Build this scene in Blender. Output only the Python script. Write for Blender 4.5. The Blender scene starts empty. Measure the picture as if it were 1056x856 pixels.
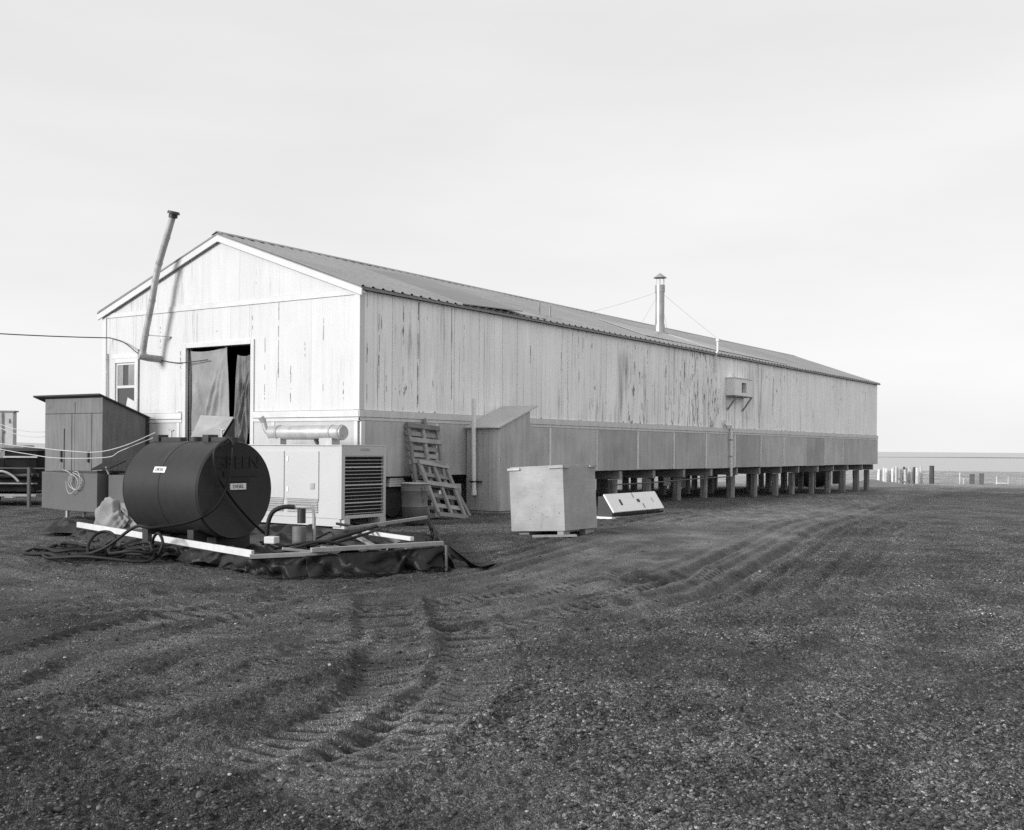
import bpy, math, random
import numpy as np
from mathutils import Vector, Matrix
random.seed(7); rng = np.random.default_rng(11)
SC = bpy.context.scene
COL = SC.collection
R = math.radians

# ------------------------------------------------------------------ materials
MATS = {}
def _n(nt, t, **kw):
    n = nt.nodes.new(t)
    for k, v in kw.items(): setattr(n, k, v)
    return n
def _math(nt, op, a, b=None, clamp=False):
    n = _n(nt, 'ShaderNodeMath', operation=op); n.use_clamp = clamp
    for i, x in enumerate((a, b)):
        if x is None: continue
        if isinstance(x, (int, float)): n.inputs[i].default_value = x
        else: nt.links.new(x, n.inputs[i])
    return n.outputs[0]
def _map(nt, v, a, b, c=0.0, d=1.0):
    n = _n(nt, 'ShaderNodeMapRange'); n.clamp = True
    nt.links.new(v, n.inputs[0])
    for i, x in enumerate((a, b, c, d)): n.inputs[i + 1].default_value = x
    return n.outputs[0]
def _mixf(nt, f, a, b):
    n = _n(nt, 'ShaderNodeMix', data_type='FLOAT')
    for i, x in zip((0, 2, 3), (f, a, b)):
        if isinstance(x, (int, float)): n.inputs[i].default_value = x
        else: nt.links.new(x, n.inputs[i])
    return n.outputs[0]
def _noise(nt, pos, sc, detail=3, rough=.55):
    m = _n(nt, 'ShaderNodeVectorMath', operation='MULTIPLY')
    nt.links.new(pos, m.inputs[0])
    m.inputs[1].default_value = sc if isinstance(sc, tuple) else (sc, sc, sc)
    t = _n(nt, 'ShaderNodeTexNoise'); nt.links.new(m.outputs[0], t.inputs['Vector'])
    t.inputs['Scale'].default_value = 1; t.inputs['Detail'].default_value = detail
    t.inputs['Roughness'].default_value = rough
    return t.outputs[0]
def mat(name, v, rough=.75, rnd=0., blot=None, grain=None, stains=(), spec=.4, metal=0., bump=None, coat=0.):
    """grey procedural material: per-piece variation, blotches, grain and shaped stains"""
    m = bpy.data.materials.new(name); m.use_nodes = True
    nt = m.node_tree; b = nt.nodes['Principled BSDF']
    pos = _n(nt, 'ShaderNodeNewGeometry').outputs['Position']
    val = _n(nt, 'ShaderNodeValue'); val.outputs[0].default_value = v
    x = val.outputs[0]
    if rnd:
        a = _n(nt, 'ShaderNodeAttribute', attribute_name='rnd')
        x = _math(nt, 'MULTIPLY', x, _map(nt, a.outputs['Fac'], 0, 1, 1 - rnd, 1 + rnd))
    for g in ((blot,) if blot else ()) + ((grain,) if grain else ()):
        nz = _noise(nt, pos, g[0], 5, .6)
        x = _math(nt, 'MULTIPLY', x, _map(nt, nz, .25, .75, 1 - g[1], 1 + g[1]))
    for s in stains:                     # (scale, lo, hi, value, region scale, region amount, x bands)
        nz = _noise(nt, pos, s[0], 6, .65)
        if len(s) > 4:
            rg = _noise(nt, pos, s[4], 2, .5)
            nz = _math(nt, 'ADD', nz, _map(nt, rg, .3, .7, -s[5], s[5]))
        for lo_, hi_, am_ in (s[6] if len(s) > 6 else ()):
            sx_ = _n(nt, 'ShaderNodeSeparateXYZ'); nt.links.new(pos, sx_.inputs[0])
            mid = (lo_ + hi_) / 2; dd = _math(nt, 'ABSOLUTE', _math(nt, 'SUBTRACT', sx_.outputs[0], mid))
            nz = _math(nt, 'ADD', nz, _map(nt, dd, (hi_ - lo_) * .3, (hi_ - lo_) * .6, am_, 0))
        x = _mixf(nt, _map(nt, nz, s[1], s[2]), x, s[3])
    nt.links.new(x, b.inputs['Base Color'])
    b.inputs['Roughness'].default_value = rough
    b.inputs['Specular IOR Level'].default_value = spec
    b.inputs['Metallic'].default_value = metal
    b.inputs['Coat Weight'].default_value = coat
    if bump:
        bn = _n(nt, 'ShaderNodeBump'); bn.inputs['Strength'].default_value = bump[1]
        bn.inputs['Distance'].default_value = bump[2] if len(bump) > 2 else .01
        nt.links.new(_noise(nt, pos, bump[0], 4, .6), bn.inputs['Height'])
        nt.links.new(bn.outputs[0], b.inputs['Normal'])
    MATS[name] = m
    return m

mat('wall_paint_sunlit', .61, .6, rnd=.02, blot=(.8, .06), grain=((9, 9, .7), .05), bump=((14, 14, 2), .25, .006),  # same wall paint as the long side, toned down to offset direct sun
    stains=[((7, 7, .45), .62, .76, .44, .3, .1), ((15, 15, .5), .635, .72, .26, .35, .07), ((5, 5, 5), .66, .8, .46), ((11, 11, 6), .73, .78, .22)])
mat('wall_paint_shaded', .92, .6, rnd=.04, blot=(.45, .1), grain=((13, 13, .45), .1), bump=((14, 14, 2), .3, .006),  # same wall paint as the gable, lightened to offset the shade
    stains=[((5.5, 5.5, .45), .60, .74, .46, .16, .12), ((9, 9, .9), .70, .745, .17, .21, .06, ((13.2, 17.8, .09), (10.6, 12.8, .05), (0, 4.5, .035), (18.5, 21, .05))),
            ((16, 16, .35), .63, .72, .36, .19, .05, ((0, 5.5, .04), (12, 18.5, .03))), ((7, 7, 2.0), .665, .70, .2, .37, .06, ((13.2, 17.6, .085), (10.8, 12.6, .06), (18.3, 20.3, .04))), ((6, 6, 6), .76, .8, .12)])
mat('paint_trim', .62, .6, rnd=.06, blot=(1.2, .08), grain=((6, 6, 6), .06), stains=[((4, 4, 9), .68, .76, .2)])
mat('paint_fascia', .64, .55, rnd=.03, blot=(1.2, .05), stains=[((3, 3, 3), .74, .82, .4)])
mat('skirt_plywood', .44, .8, rnd=.16, blot=(.9, .2), grain=((7, 7, .9), .14), bump=((18, 18, 3), .2, .004),
    stains=[((3, 3, .8), .66, .78, .16)])
mat('skirt_plywood_sunlit', .5, .8, rnd=.05, blot=(.9, .1), grain=((7, 7, .9), .08))  # lighter copy of the skirt plywood, sunlight put into the colour
mat('skirt_batten', .68, .8, rnd=.1, grain=((9, 9, 2), .12))
mat('roof_metal', .255, .5, rnd=.08, blot=(.35, .15), grain=((.8, 6, 6), .12), metal=.15, stains=[((.5, .9, .9), .6, .75, .2)])
mat('roof_galvanised', .36, .4, rnd=.05, blot=(.6, .12), metal=.35)
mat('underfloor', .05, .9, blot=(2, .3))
mat('piling_timber', .25, .85, rnd=.15, blot=(3, .25), grain=((14, 14, 1), .3), bump=((25, 25, 2), .6, .01), stains=[((6, 6, 1.2), .6, .7, .12)])
mat('beam_timber', .3, .85, rnd=.2, blot=(3, .2), grain=((9, 2, 9), .25))
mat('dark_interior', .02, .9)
mat('black_gap', .012, .9); mat('open_joint', .3, .9, rnd=.5)
mat('glass', .06, .08, spec=.6)
mat('curtain_cloth', .6, .9, blot=(6, .2))
mat('canvas_pale', .28, .85, blot=(1.6, .3), grain=((30, 30, 30), .1), bump=((6, 6, 3), .8, .03))
mat('canvas_dark', .15, .8, blot=(3.5, .5), grain=((30, 30, 30), .15), bump=((9, 9, 6), .5, .03))
mat('galvanised', .42, .42, blot=(3, .2), metal=.55, rnd=.08)
mat('stove_pipe_metal', .36, .5, blot=(4, .35), metal=.15, rnd=.18, stains=[((5, 5, 3), .6, .75, .08)])
mat('white_enamel', .78, .4, blot=(2, .05), stains=[((8, 8, 8), .74, .8, .4)])
mat('generator_enamel', .52, .42, blot=(1.2, .03), rnd=.02, spec=.5, stains=[((2, 2, 6), .7, .85, .5)])
mat('muffler_metal', .42, .5, blot=(4, .2), metal=.3, stains=[((5, 5, 5), .6, .72, .2)])
mat('louver_metal', .4, .5, rnd=.1, blot=(4, .1))
mat('label_white', .8, .5); mat('label_ink', .03, .6)
mat('tank_paint', .034, .5, blot=(1.3, .14), grain=((9, 9, 1.5), .1), spec=.22, bump=((2.2, 2.2, 2.2), .35, .02), stains=[((1.2, 5, 1), .62, .8, .065), ((12, 12, 6), .74, .8, .1), ((6, 14, 1.2), .7, .76, .02)])
mat('tank_lettering', .012, .6)
mat('black_steel', .03, .5, blot=(4, .3), spec=.5)
mat('rubber', .014, .6, blot=(5, .3), spec=.3)
mat('liner', .012, .52, blot=(2.5, .3), spec=.35, bump=((9, 9, 9), .8, .03), stains=[((5, 5, 5), .68, .8, .035)])
mat('white_board', .6, .65, blot=(2, .1), grain=((3, 9, 9), .07), stains=[((6, 6, 6), .7, .78, .3)])
mat('grey_board', .27, .8, rnd=.2, blot=(2, .2), grain=((9, 3, 9), .2), bump=((14, 14, 14), .3, .005))
mat('pallet_board', .27, .85, rnd=.3, blot=(3, .2), grain=((16, 16, 16), .15))
mat('crate_plywood', .37, .75, rnd=.05, blot=(2.2, .22), grain=((3, 3, 40), .08), stains=[((14, 14, 18), .63, .70, .17), ((5, 5, 2), .62, .74, .27), ((26, 26, 20), .655, .70, .13)])
mat('shed_plywood', .45, .8, rnd=.08, blot=(1.5, .14), grain=((16, 16, .9), .2), stains=[((9, 9, 3), .72, .8, .15)])
mat('shed_roofing', .5, .8, blot=(1.5, .1))
mat('grey_shed_plywood', .17, .8, rnd=.06, blot=(1.4, .16), grain=((14, 14, 1.2), .2), stains=[((2.6, 2.6, 4), .64, .72, .09)])
mat('dark_roofing', .04, .8)
mat('bin_steel', .105, .55, rnd=.05, blot=(1.6, .14), stains=[((6, 6, 2), .7, .8, .05)])
mat('sack_cloth', .24, .9, blot=(5, .25), bump=((10, 10, 10), .6, .03))
mat('drum_steel', .15, .6, blot=(4, .3), stains=[((6, 6, 3), .6, .7, .05)])
mat('rope_pale', .5, .8); mat('wire_dark', .06, .6)
mat('speckled_panel', .5, .8, blot=(2, .15), stains=[((4, 4, 3), .58, .66, .1)])
mat('trailer_dark', .014, .85, blot=(3, .6), spec=.2)
mat('hatch_paint', .86, .55, blot=(2, .06), stains=[((14, 14, 8), .72, .78, .3)])
mat('stake_pale', .62, .85, rnd=.3, blot=(3, .2)); mat('stake_dark', .08, .85, blot=(3, .2))
mat('pale_mound', .3, .9, blot=(.6, .2))
mat('far_hill', .45, .95, blot=(.002, .1))
mat('sandbar', .24, .9, blot=(.02, .2))

def ground_material():
    m = bpy.data.materials.new('beach_gravel'); m.use_nodes = True
    nt = m.node_tree; b = nt.nodes['Principled BSDF']; L = nt.links.new
    pos = _n(nt, 'ShaderNodeNewGeometry').outputs['Position']
    def vor(sc, out='Color'):
        v = _n(nt, 'ShaderNodeTexVoronoi'); v.inputs['Scale'].default_value = sc; L(pos, v.inputs['Vector']); return v
    v1, v2, v3 = vor(64), vor(130), vor(30)
    def cellval(v):
        s = _n(nt, 'ShaderNodeSeparateColor'); L(v.outputs['Color'], s.inputs[0]); return s.outputs[0]
    def ramp(v, pts):
        r = _n(nt, 'ShaderNodeValToRGB'); L(v, r.inputs[0]); e = r.color_ramp.elements
        while len(e) < len(pts): e.new(.5)
        for q, (p, c) in zip(e, pts): q.position = p; q.color = (c, c, c, 1)
        return r.outputs[0]
    c1 = ramp(cellval(v1), [(0, .006), (.4, .03), (.75, .085), (.93, .18), (1, .38)])
    c2 = ramp(cellval(v2), [(0, .010), (.5, .042), (.85, .09), (1, .24)])
    c3 = ramp(cellval(v3), [(0, .02), (.6, .036), (.9, .055), (1, .1)])
    fine = _n(nt, 'ShaderNodeAttribute', attribute_name='fine').outputs['Fac']
    dark = _n(nt, 'ShaderNodeAttribute', attribute_name='damp_shade').outputs['Fac']
    patch = _noise(nt, pos, 1.1, 4, .6)
    mixn = _map(nt, _noise(nt, pos, 3.0, 4, .6), .35, .65)
    x = _mixf(nt, mixn, c2, c1)
    x = _mixf(nt, _map(nt, _noise(nt, pos, 2.1, 3, .6), .52, .64, 0, .6), x, c3)
    sand = _math(nt, 'MULTIPLY', _math(nt, 'ADD', c2, .165), .5)
    x = _mixf(nt, _map(nt, fine, 0, 1, 0, .92), x, sand)
    x = _mixf(nt, _map(nt, fine, 1, 2, 0, 1), x, .2)
    x = _math(nt, 'MULTIPLY', x, _map(nt, patch, .34, .66, .62, 1.34))
    x = _math(nt, 'MULTIPLY', x, _map(nt, _noise(nt, pos, .22, 3, .5), .3, .7, .8, 1.2))
    x = _math(nt, 'MULTIPLY', x, _map(nt, dark, 0, 1, 1, .27))  # darkens damp soil, and carries the painted shade of the lug grooves
    x = _math(nt, 'MULTIPLY', x, GAIN)
    L(x, b.inputs['Base Color'])
    b.inputs['Roughness'].default_value = .85; b.inputs['Specular IOR Level'].default_value = .25
    h = _math(nt, 'ADD', _math(nt, 'MULTIPLY', v1.outputs['Distance'], -26.), _math(nt, 'MULTIPLY', v2.outputs['Distance'], -26.))
    h = _math(nt, 'ADD', h, _math(nt, 'MULTIPLY', _noise(nt, pos, 60, 3, .6), .6))
    bn = _n(nt, 'ShaderNodeBump'); bn.inputs['Strength'].default_value = .8; bn.inputs['Distance'].default_value = .014
    h = _math(nt, 'MULTIPLY', h, _map(nt, fine, 0, 1, 1, .3))
    L(h, bn.inputs['Height']); L(bn.outputs[0], b.inputs['Normal'])
    MATS['beach_gravel'] = m
GAIN = 3.1
ground_material()
def pebble_material():
    m = bpy.data.materials.new('pebble_stone'); m.use_nodes = True
    nt = m.node_tree; b = nt.nodes['Principled BSDF']
    a = _n(nt, 'ShaderNodeAttribute', attribute_name='rnd').outputs['Fac']
    r = _n(nt, 'ShaderNodeValToRGB'); nt.links.new(a, r.inputs[0]); e = r.color_ramp.elements
    pts = [(0, .02), (.4, .055), (.8, .1), (.97, .17), (1, .4)]
    while len(e) < len(pts): e.new(.5)
    for q, (p, c) in zip(e, pts): q.position = p; q.color = (c, c, c, 1)
    nt.links.new(r.outputs[0], b.inputs['Base Color'])
    b.inputs['Roughness'].default_value = .7; b.inputs['Specular IOR Level'].default_value = .3
    MATS['pebble_stone'] = m
pebble_material()
def water_material():
    m = bpy.data.materials.new('sea_water'); m.use_nodes = True
    nt = m.node_tree; b = nt.nodes['Principled BSDF']
    b.inputs['Base Color'].default_value = (.24, .24, .24, 1)
    b.inputs['Roughness'].default_value = .22; b.inputs['IOR'].default_value = 1.33
    pos = _n(nt, 'ShaderNodeNewGeometry').outputs['Position']
    bn = _n(nt, 'ShaderNodeBump'); bn.inputs['Strength'].default_value = .35; bn.inputs['Distance'].default_value = .25
    nt.links.new(_noise(nt, pos, (.35, .35, .35), 5, .6), bn.inputs['Height'])
    nt.links.new(bn.outputs[0], b.inputs['Normal'])
    MATS['sea_water'] = m
water_material()

# ------------------------------------------------------------------ mesh builder
OFF = {}
class MB:
    def __init__(s): s.v = []; s.f = []; s.r = []
    def add(s, verts, faces, rnd=None):
        o = len(s.v); rr = random.random() if rnd is None else rnd
        s.v += [tuple(p) for p in verts]
        for f in faces: s.f.append(tuple(i + o for i in f)); s.r.append(rr)
        return s
    def box(s, x0, x1, y0, y1, z0, z1, rnd=None):
        v = [(x, y, z) for x in (x0, x1) for y in (y0, y1) for z in (z0, z1)]
        return s.add(v, [(0, 1, 3, 2), (4, 6, 7, 5), (0, 4, 5, 1), (2, 3, 7, 6), (0, 2, 6, 4), (1, 5, 7, 3)], rnd)
    def obox(s, M, sx, sy, sz, rnd=None):
        """box of the given size centred on matrix M"""
        v = [M @ Vector((a * sx / 2, b * sy / 2, c * sz / 2)) for a in (-1, 1) for b in (-1, 1) for c in (-1, 1)]
        return s.add(v, [(0, 1, 3, 2), (4, 6, 7, 5), (0, 4, 5, 1), (2, 3, 7, 6), (0, 2, 6, 4), (1, 5, 7, 3)], rnd)
    def beam(s, p, q, w, h, up=(0, 0, 1), rnd=None):
        p, q = Vector(p), Vector(q); d = q - p; L = d.length; d.normalize()
        side = Vector(up).cross(d); side = side.normalized() if side.length > 1e-5 else Vector((0, 1, 0)); u = d.cross(side)
        M = Matrix((d, side, u)).transposed().to_4x4(); M.translation = (p + q) / 2
        return s.obox(M, L, w, h, rnd)
    def prism(s, poly, z0, z1, rnd=None):
        n = len(poly)
        v = [(x, y, z0) for x, y in poly] + [(x, y, z1) for x, y in poly]
        return s.add(v, [tuple(range(n))[::-1], tuple(range(n, 2 * n))] + [(i, (i + 1) % n, n + (i + 1) % n, n + i) for i in range(n)], rnd)
    def loft(s, a, b, rnd=None):
        n = len(a)
        return s.add(list(a) + list(b), [tuple(range(n))[::-1], tuple(range(n, 2 * n))] + [(i, (i + 1) % n, n + (i + 1) % n, n + i) for i in range(n)], rnd)
    def tube(s, pts, r, n=10, caps=True, rnd=None):
        pts = [Vector(p) for p in pts]; rs = r if isinstance(r, (list, tuple)) else [r] * len(pts)
        v = []; prev = None
        for i, p in enumerate(pts):
            t = (pts[min(i + 1, len(pts) - 1)] - pts[max(i - 1, 0)]).normalized()
            if prev is None:
                a = Vector((0, 0, 1)) if abs(t.z) < .9 else Vector((1, 0, 0))
                u = t.cross(a).normalized()
            else:
                u = (prev - t * prev.dot(t)); u = u.normalized() if u.length > 1e-6 else t.orthogonal().normalized()
            prev = u; w = t.cross(u)
            for k in range(n):
                an = 2 * math.pi * k / n
                v.append(p + (u * math.cos(an) + w * math.sin(an)) * rs[i])
        f = []
        for i in range(len(pts) - 1):
            for k in range(n):
                k2 = (k + 1) % n
                f.append((i * n + k, i * n + k2, (i + 1) * n + k2, (i + 1) * n + k))
        if caps: f += [tuple(range(n))[::-1], tuple(range((len(pts) - 1) * n, len(pts) * n))]
        return s.add(v, f, rnd)
    def sheet(s, fn, nu, nv, rnd=None):
        v = [fn(i / nu, j / nv) for j in range(nv + 1) for i in range(nu + 1)]
        f = [(j * (nu + 1) + i, j * (nu + 1) + i + 1, (j + 1) * (nu + 1) + i + 1, (j + 1) * (nu + 1) + i) for j in range(nv) for i in range(nu)]
        return s.add(v, f, rnd)
    def build(s, name, material, parent=None, smooth=False, bevel=0, solid=0, angle=40):
        off = OFF.get(parent.name, Vector()) if parent else Vector()
        me = bpy.data.meshes.new(name)
        me.from_pydata([(p[0] - off[0], p[1] - off[1], p[2] - off[2]) for p in s.v], [], s.f)
        a = me.attributes.new('rnd', 'FLOAT', 'FACE'); a.data.foreach_set('value', s.r)
        me.materials.append(MATS[material])
        o = bpy.data.objects.new(name, me); COL.objects.link(o)
        if parent: o.parent = parent
        OFF[o.name] = off
        me.validate()
        if smooth:
            me.polygons.foreach_set('use_smooth', [True] * len(me.polygons))
            me.set_sharp_from_angle(angle=R(angle))
        if solid:
            md = o.modifiers.new('thick', 'SOLIDIFY'); md.thickness = solid; md.offset = 0
        if bevel:
            md = o.modifiers.new('edge', 'BEVEL'); md.width = bevel; md.segments = 2; md.limit_method = 'ANGLE'; md.angle_limit = R(40)
        return o
def tag(o, label=None, cat=None, group=None, kind=None):
    if label: o['label'] = label
    if cat: o['category'] = cat
    if group: o['group'] = group
    if kind: o['kind'] = kind
    return o
def thing(name, loc, label, cat, group=None):
    o = bpy.data.objects.new(name, None); COL.objects.link(o); o.location = loc
    o.empty_display_size = .2
    OFF[o.name] = Vector(loc)
    return tag(o, label, cat, group)
def smooth_path(pts, k=6):
    """Catmull-Rom through the points"""
    P = [Vector(p) for p in pts]; P = [P[0]] + P + [P[-1]]; out = []
    for i in range(1, len(P) - 2):
        for j in range(k):
            t = j / k
            a, b, c, d = P[i - 1], P[i], P[i + 1], P[i + 2]
            out.append(.5 * ((2 * b) + (c - a) * t + (2 * a - 5 * b + 4 * c - d) * t * t + (3 * b - a - 3 * c + d) * t ** 3))
    out.append(P[-2]); return out
def sag(p, q, s, n=14):
    p, q = Vector(p), Vector(q)
    return [p.lerp(q, i / n) - Vector((0, 0, s * 4 * (i / n) * (1 - i / n))) for i in range(n + 1)]
def text(body, name, M, size, material, parent, ext=.002, sx=1.):
    cu = bpy.data.curves.new(name, 'FONT'); cu.body = body; cu.size = size; cu.extrude = ext
    cu.align_x = 'CENTER'; cu.align_y = 'CENTER'; cu.materials.append(MATS[material])
    tmp = bpy.data.objects.new(name + '_tmp', cu); COL.objects.link(tmp)
    me = bpy.data.meshes.new_from_object(tmp.evaluated_get(bpy.context.evaluated_depsgraph_get())); bpy.data.objects.remove(tmp)
    me.materials.clear(); me.materials.append(MATS[material])
    o = bpy.data.objects.new(name, me); COL.objects.link(o); o.parent = parent
    off = OFF[parent.name]; M = M.copy(); M.translation = M.translation - off
    o.matrix_local = M @ Matrix.Diagonal((sx, 1, 1, 1)); return o

# ------------------------------------------------------------------ camera, light, sky
CAMP = Vector((-16.207, -14.585, 1.52))
FW = Vector((math.cos(.5942), math.sin(.5942), 0)); RT = Vector((math.sin(.5942), -math.cos(.5942), 0))
cd = bpy.data.cameras.new('camera'); cam = bpy.data.objects.new('camera', cd); COL.objects.link(cam)
M = Matrix((RT, Vector((0, 0, 1)), -FW)).transposed() @ Matrix.Rotation(.0077, 3, 'Z')
cam.matrix_world = Matrix.Translation(CAMP) @ M.to_4x4()
cd.sensor_width = 36; cd.lens = 36 * 1133.43 / 1056; cd.shift_y = 34.97 / 1056
cd.clip_start = .1; cd.clip_end = 60000
SC.camera = cam
SUN_EL, SUN_AZ = 19., 20.
S = Vector((-math.cos(R(SUN_AZ)) * math.cos(R(SUN_EL)), math.sin(R(SUN_AZ)) * math.cos(R(SUN_EL)), math.sin(R(SUN_EL))))
ld = bpy.data.lights.new('sun', 'SUN'); ld.energy = 3.4; ld.angle = R(17.0); ld.color = (1, 1, 1)
sun = bpy.data.objects.new('sun', ld); COL.objects.link(sun); sun.rotation_euler = S.to_track_quat('Z', 'Y').to_euler()
w = bpy.data.worlds.new('World'); SC.world = w; w.use_nodes = True
nt = w.node_tree; bg = nt.nodes['Background']
sky = _n(nt, 'ShaderNodeTexSky', sky_type='NISHITA'); sky.sun_disc = False
sky.sun_elevation = R(SUN_EL); sky.sun_rotation = math.atan2(S.x, S.y)
sky.air_density = 1.2; sky.dust_density = 3.0
bw = _n(nt, 'ShaderNodeRGBToBW'); nt.links.new(sky.outputs[0], bw.inputs[0])
tc = _n(nt, 'ShaderNodeTexCoord').outputs['Generated']
cl = _map(nt, _noise(nt, tc, (2.0, 2.0, 9.0), 4, .5), .3, .7, -.5, .5)
sep = _n(nt, 'ShaderNodeSeparateXYZ'); nt.links.new(tc, sep.inputs[0])
veil = _map(nt, sep.outputs[2], 0, .45, 10.2, 9.0)          # high thin overcast, brighter low down
val = _mixf(nt, .12, veil, bw.outputs[0])
val = _math(nt, 'ADD', val, cl)
nt.links.new(val, bg.inputs[0]); bg.inputs[1].default_value = .1
vs = SC.view_settings; vs.view_transform = 'Standard'; vs.look = 'None'; vs.exposure = 0; vs.gamma = 1; vs.use_curve_mapping = False
SC.cycles.use_denoising = False; SC.cycles.max_bounces = 6; SC.cycles.diffuse_bounces = 3

# ------------------------------------------------------------------ ground
def hash2(ix, iy, s):
    h = (ix * 374761393 + iy * 668265263 + s * 974711) & 0x7fffffff
    h = ((h ^ (h >> 13)) * 1274126177) & 0x7fffffff
    return ((h ^ (h >> 16)) & 0xffff) / 65535.
def vnoise(x, y, sc, seed):
    X = x * sc; Y = y * sc; ix = np.floor(X).astype(np.int64); iy = np.floor(Y).astype(np.int64)
    fx = X - ix; fy = Y - iy; fx = fx * fx * (3 - 2 * fx); fy = fy * fy * (3 - 2 * fy)
    a = hash2(ix, iy, seed); b = hash2(ix + 1, iy, seed); c = hash2(ix, iy + 1, seed); d = hash2(ix + 1, iy + 1, seed)
    return (a * (1 - fx) + b * fx) * (1 - fy) + (c * (1 - fx) + d * fx) * fy - .5
def base_h(x, y):
    x = np.asarray(x, float); y = np.asarray(y, float)
    h = np.interp(x, [-40, -10, -5, 0, 4, 15, 31, 60, 90, 140], [0, 0, .03, .08, .1, -.02, -.25, -.45, -.6, -.75])
    d = (x + 16.2) * FW.x + (y + 14.6) * FW.y
    shore = np.clip((d - 131 + 2.5 * np.sin(x * .11)) / 12, 0, 1)
    far = np.clip((np.hypot(x + 16.2, y + 14.6) - 150) / 20, 0, 1)
    return h - 3.6 * np.maximum(shore, far)
def gz(x, y): return float(base_h(x, y))
def polydist(x, y, P):
    """distance to a polyline, signed side and arc length"""
    best = np.full(x.shape, 1e9); arc = np.zeros(x.shape); side = np.zeros(x.shape); s0 = 0
    for (x0, y0), (x1, y1) in zip(P[:-1], P[1:]):
        dx, dy = x1 - x0, y1 - y0; L = math.hypot(dx, dy)
        t = np.clip(((x - x0) * dx + (y - y0) * dy) / L ** 2, 0, 1)
        qx, qy = x - x0 - t * dx, y - y0 - t * dy; d = np.hypot(qx, qy)
        k = d < best; best = np.where(k, d, best); arc = np.where(k, s0 + t * L, arc)
        side = np.where(k, np.sign(dx * qy - dy * qx), side); s0 += L
    return best, side, arc, s0
ROAD = [(60, -1.2), (31, -1.8), (22, -2.9), (15.6, -4.16), (7.9, -5.57), (2.75, -6.5), (-1.0, -7.3), (-3.9, -8.0), (-5.5, -8.3), (-7.0, -8.3), (-8.0, -8.07), (-8.85, -7.63), (-9.7, -6.8), (-10.0, -5.2), (-9.9, -2.5), (-8.5, 3)]
ROAD = [(p.x, p.y) for p in smooth_path([(a, b, 0) for a, b in ROAD], 4)]
T1 = [(-7.6, -7.2), (-8.8, -8.26), (-9.83, -9.23), (-10.62, -9.92), (-11.31, -10.36), (-11.85, -10.54), (-12.3, -10.57), (-12.9, -10.4)]
T2 = [(-7.4, -7.9), (-8.44, -8.8), (-9.51, -9.72), (-10.52, -10.42), (-11.27, -10.75), (-11.94, -10.95), (-12.9, -11.1)]
T3 = [(-7.8, -6.5), (-8.95, -6.55), (-9.8, -6.62), (-10.6, -6.76), (-11.5, -7.17), (-12.4, -7.8)]
T4 = [(-8.6, -7.2), (-9.9, -7.4), (-10.9, -7.67), (-11.62, -8.0), (-12.4, -8.5)]
T5 = [(-3.0, -9.4), (-4.8, -9.0), (-6.75, -9.3), (-8.0, -9.4), (-9.3, -8.9), (-10.8, -8.6), (-12.0, -8.9)]
T6 = [(3, -12), (-3.8, -12.3), (-6.5, -12.4), (-9.0, -12.2), (-11.0, -11.7), (-12.4, -11.3)]
T6 = [(-10.1, -6.5), (-8.9, -7.45), (-8.0, -8.0), (-7.0, -8.3), (-5.6, -8.45), (-4.0, -8.3)]
T7 = [(-11.6, -5.2), (-10.4, -5.85), (-9.4, -6.25), (-8.3, -6.6), (-7.2, -7.1)]
T8 = [(-10.4, -5.2), (-9.6, -5.5), (-8.6, -5.7), (-7.6, -6.2)]
T9 = [(-9.0, -8.0), (-9.9, -8.6), (-10.8, -9.1), (-11.7, -9.3), (-12.7, -9.2)]
T10 = [(-6.2, -9.2), (-7.3, -9.9), (-8.6, -10.5), (-9.9, -11.0), (-11.2, -11.4)]
TRACKS = [(T1, .27, .022, .15, .012), (T2, .24, .02, .15, .010), (T3, .23, .022, .15, .015), (T4, .23, .02, .15, .014), (T5, .22, .018, .16, .011), (T6, .2, .018, .15, .012), (T7, .22, .02, .15, .014), (T8, .22, .018, .15, .013), (T9, .25, .018, .15, .013)]
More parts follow.
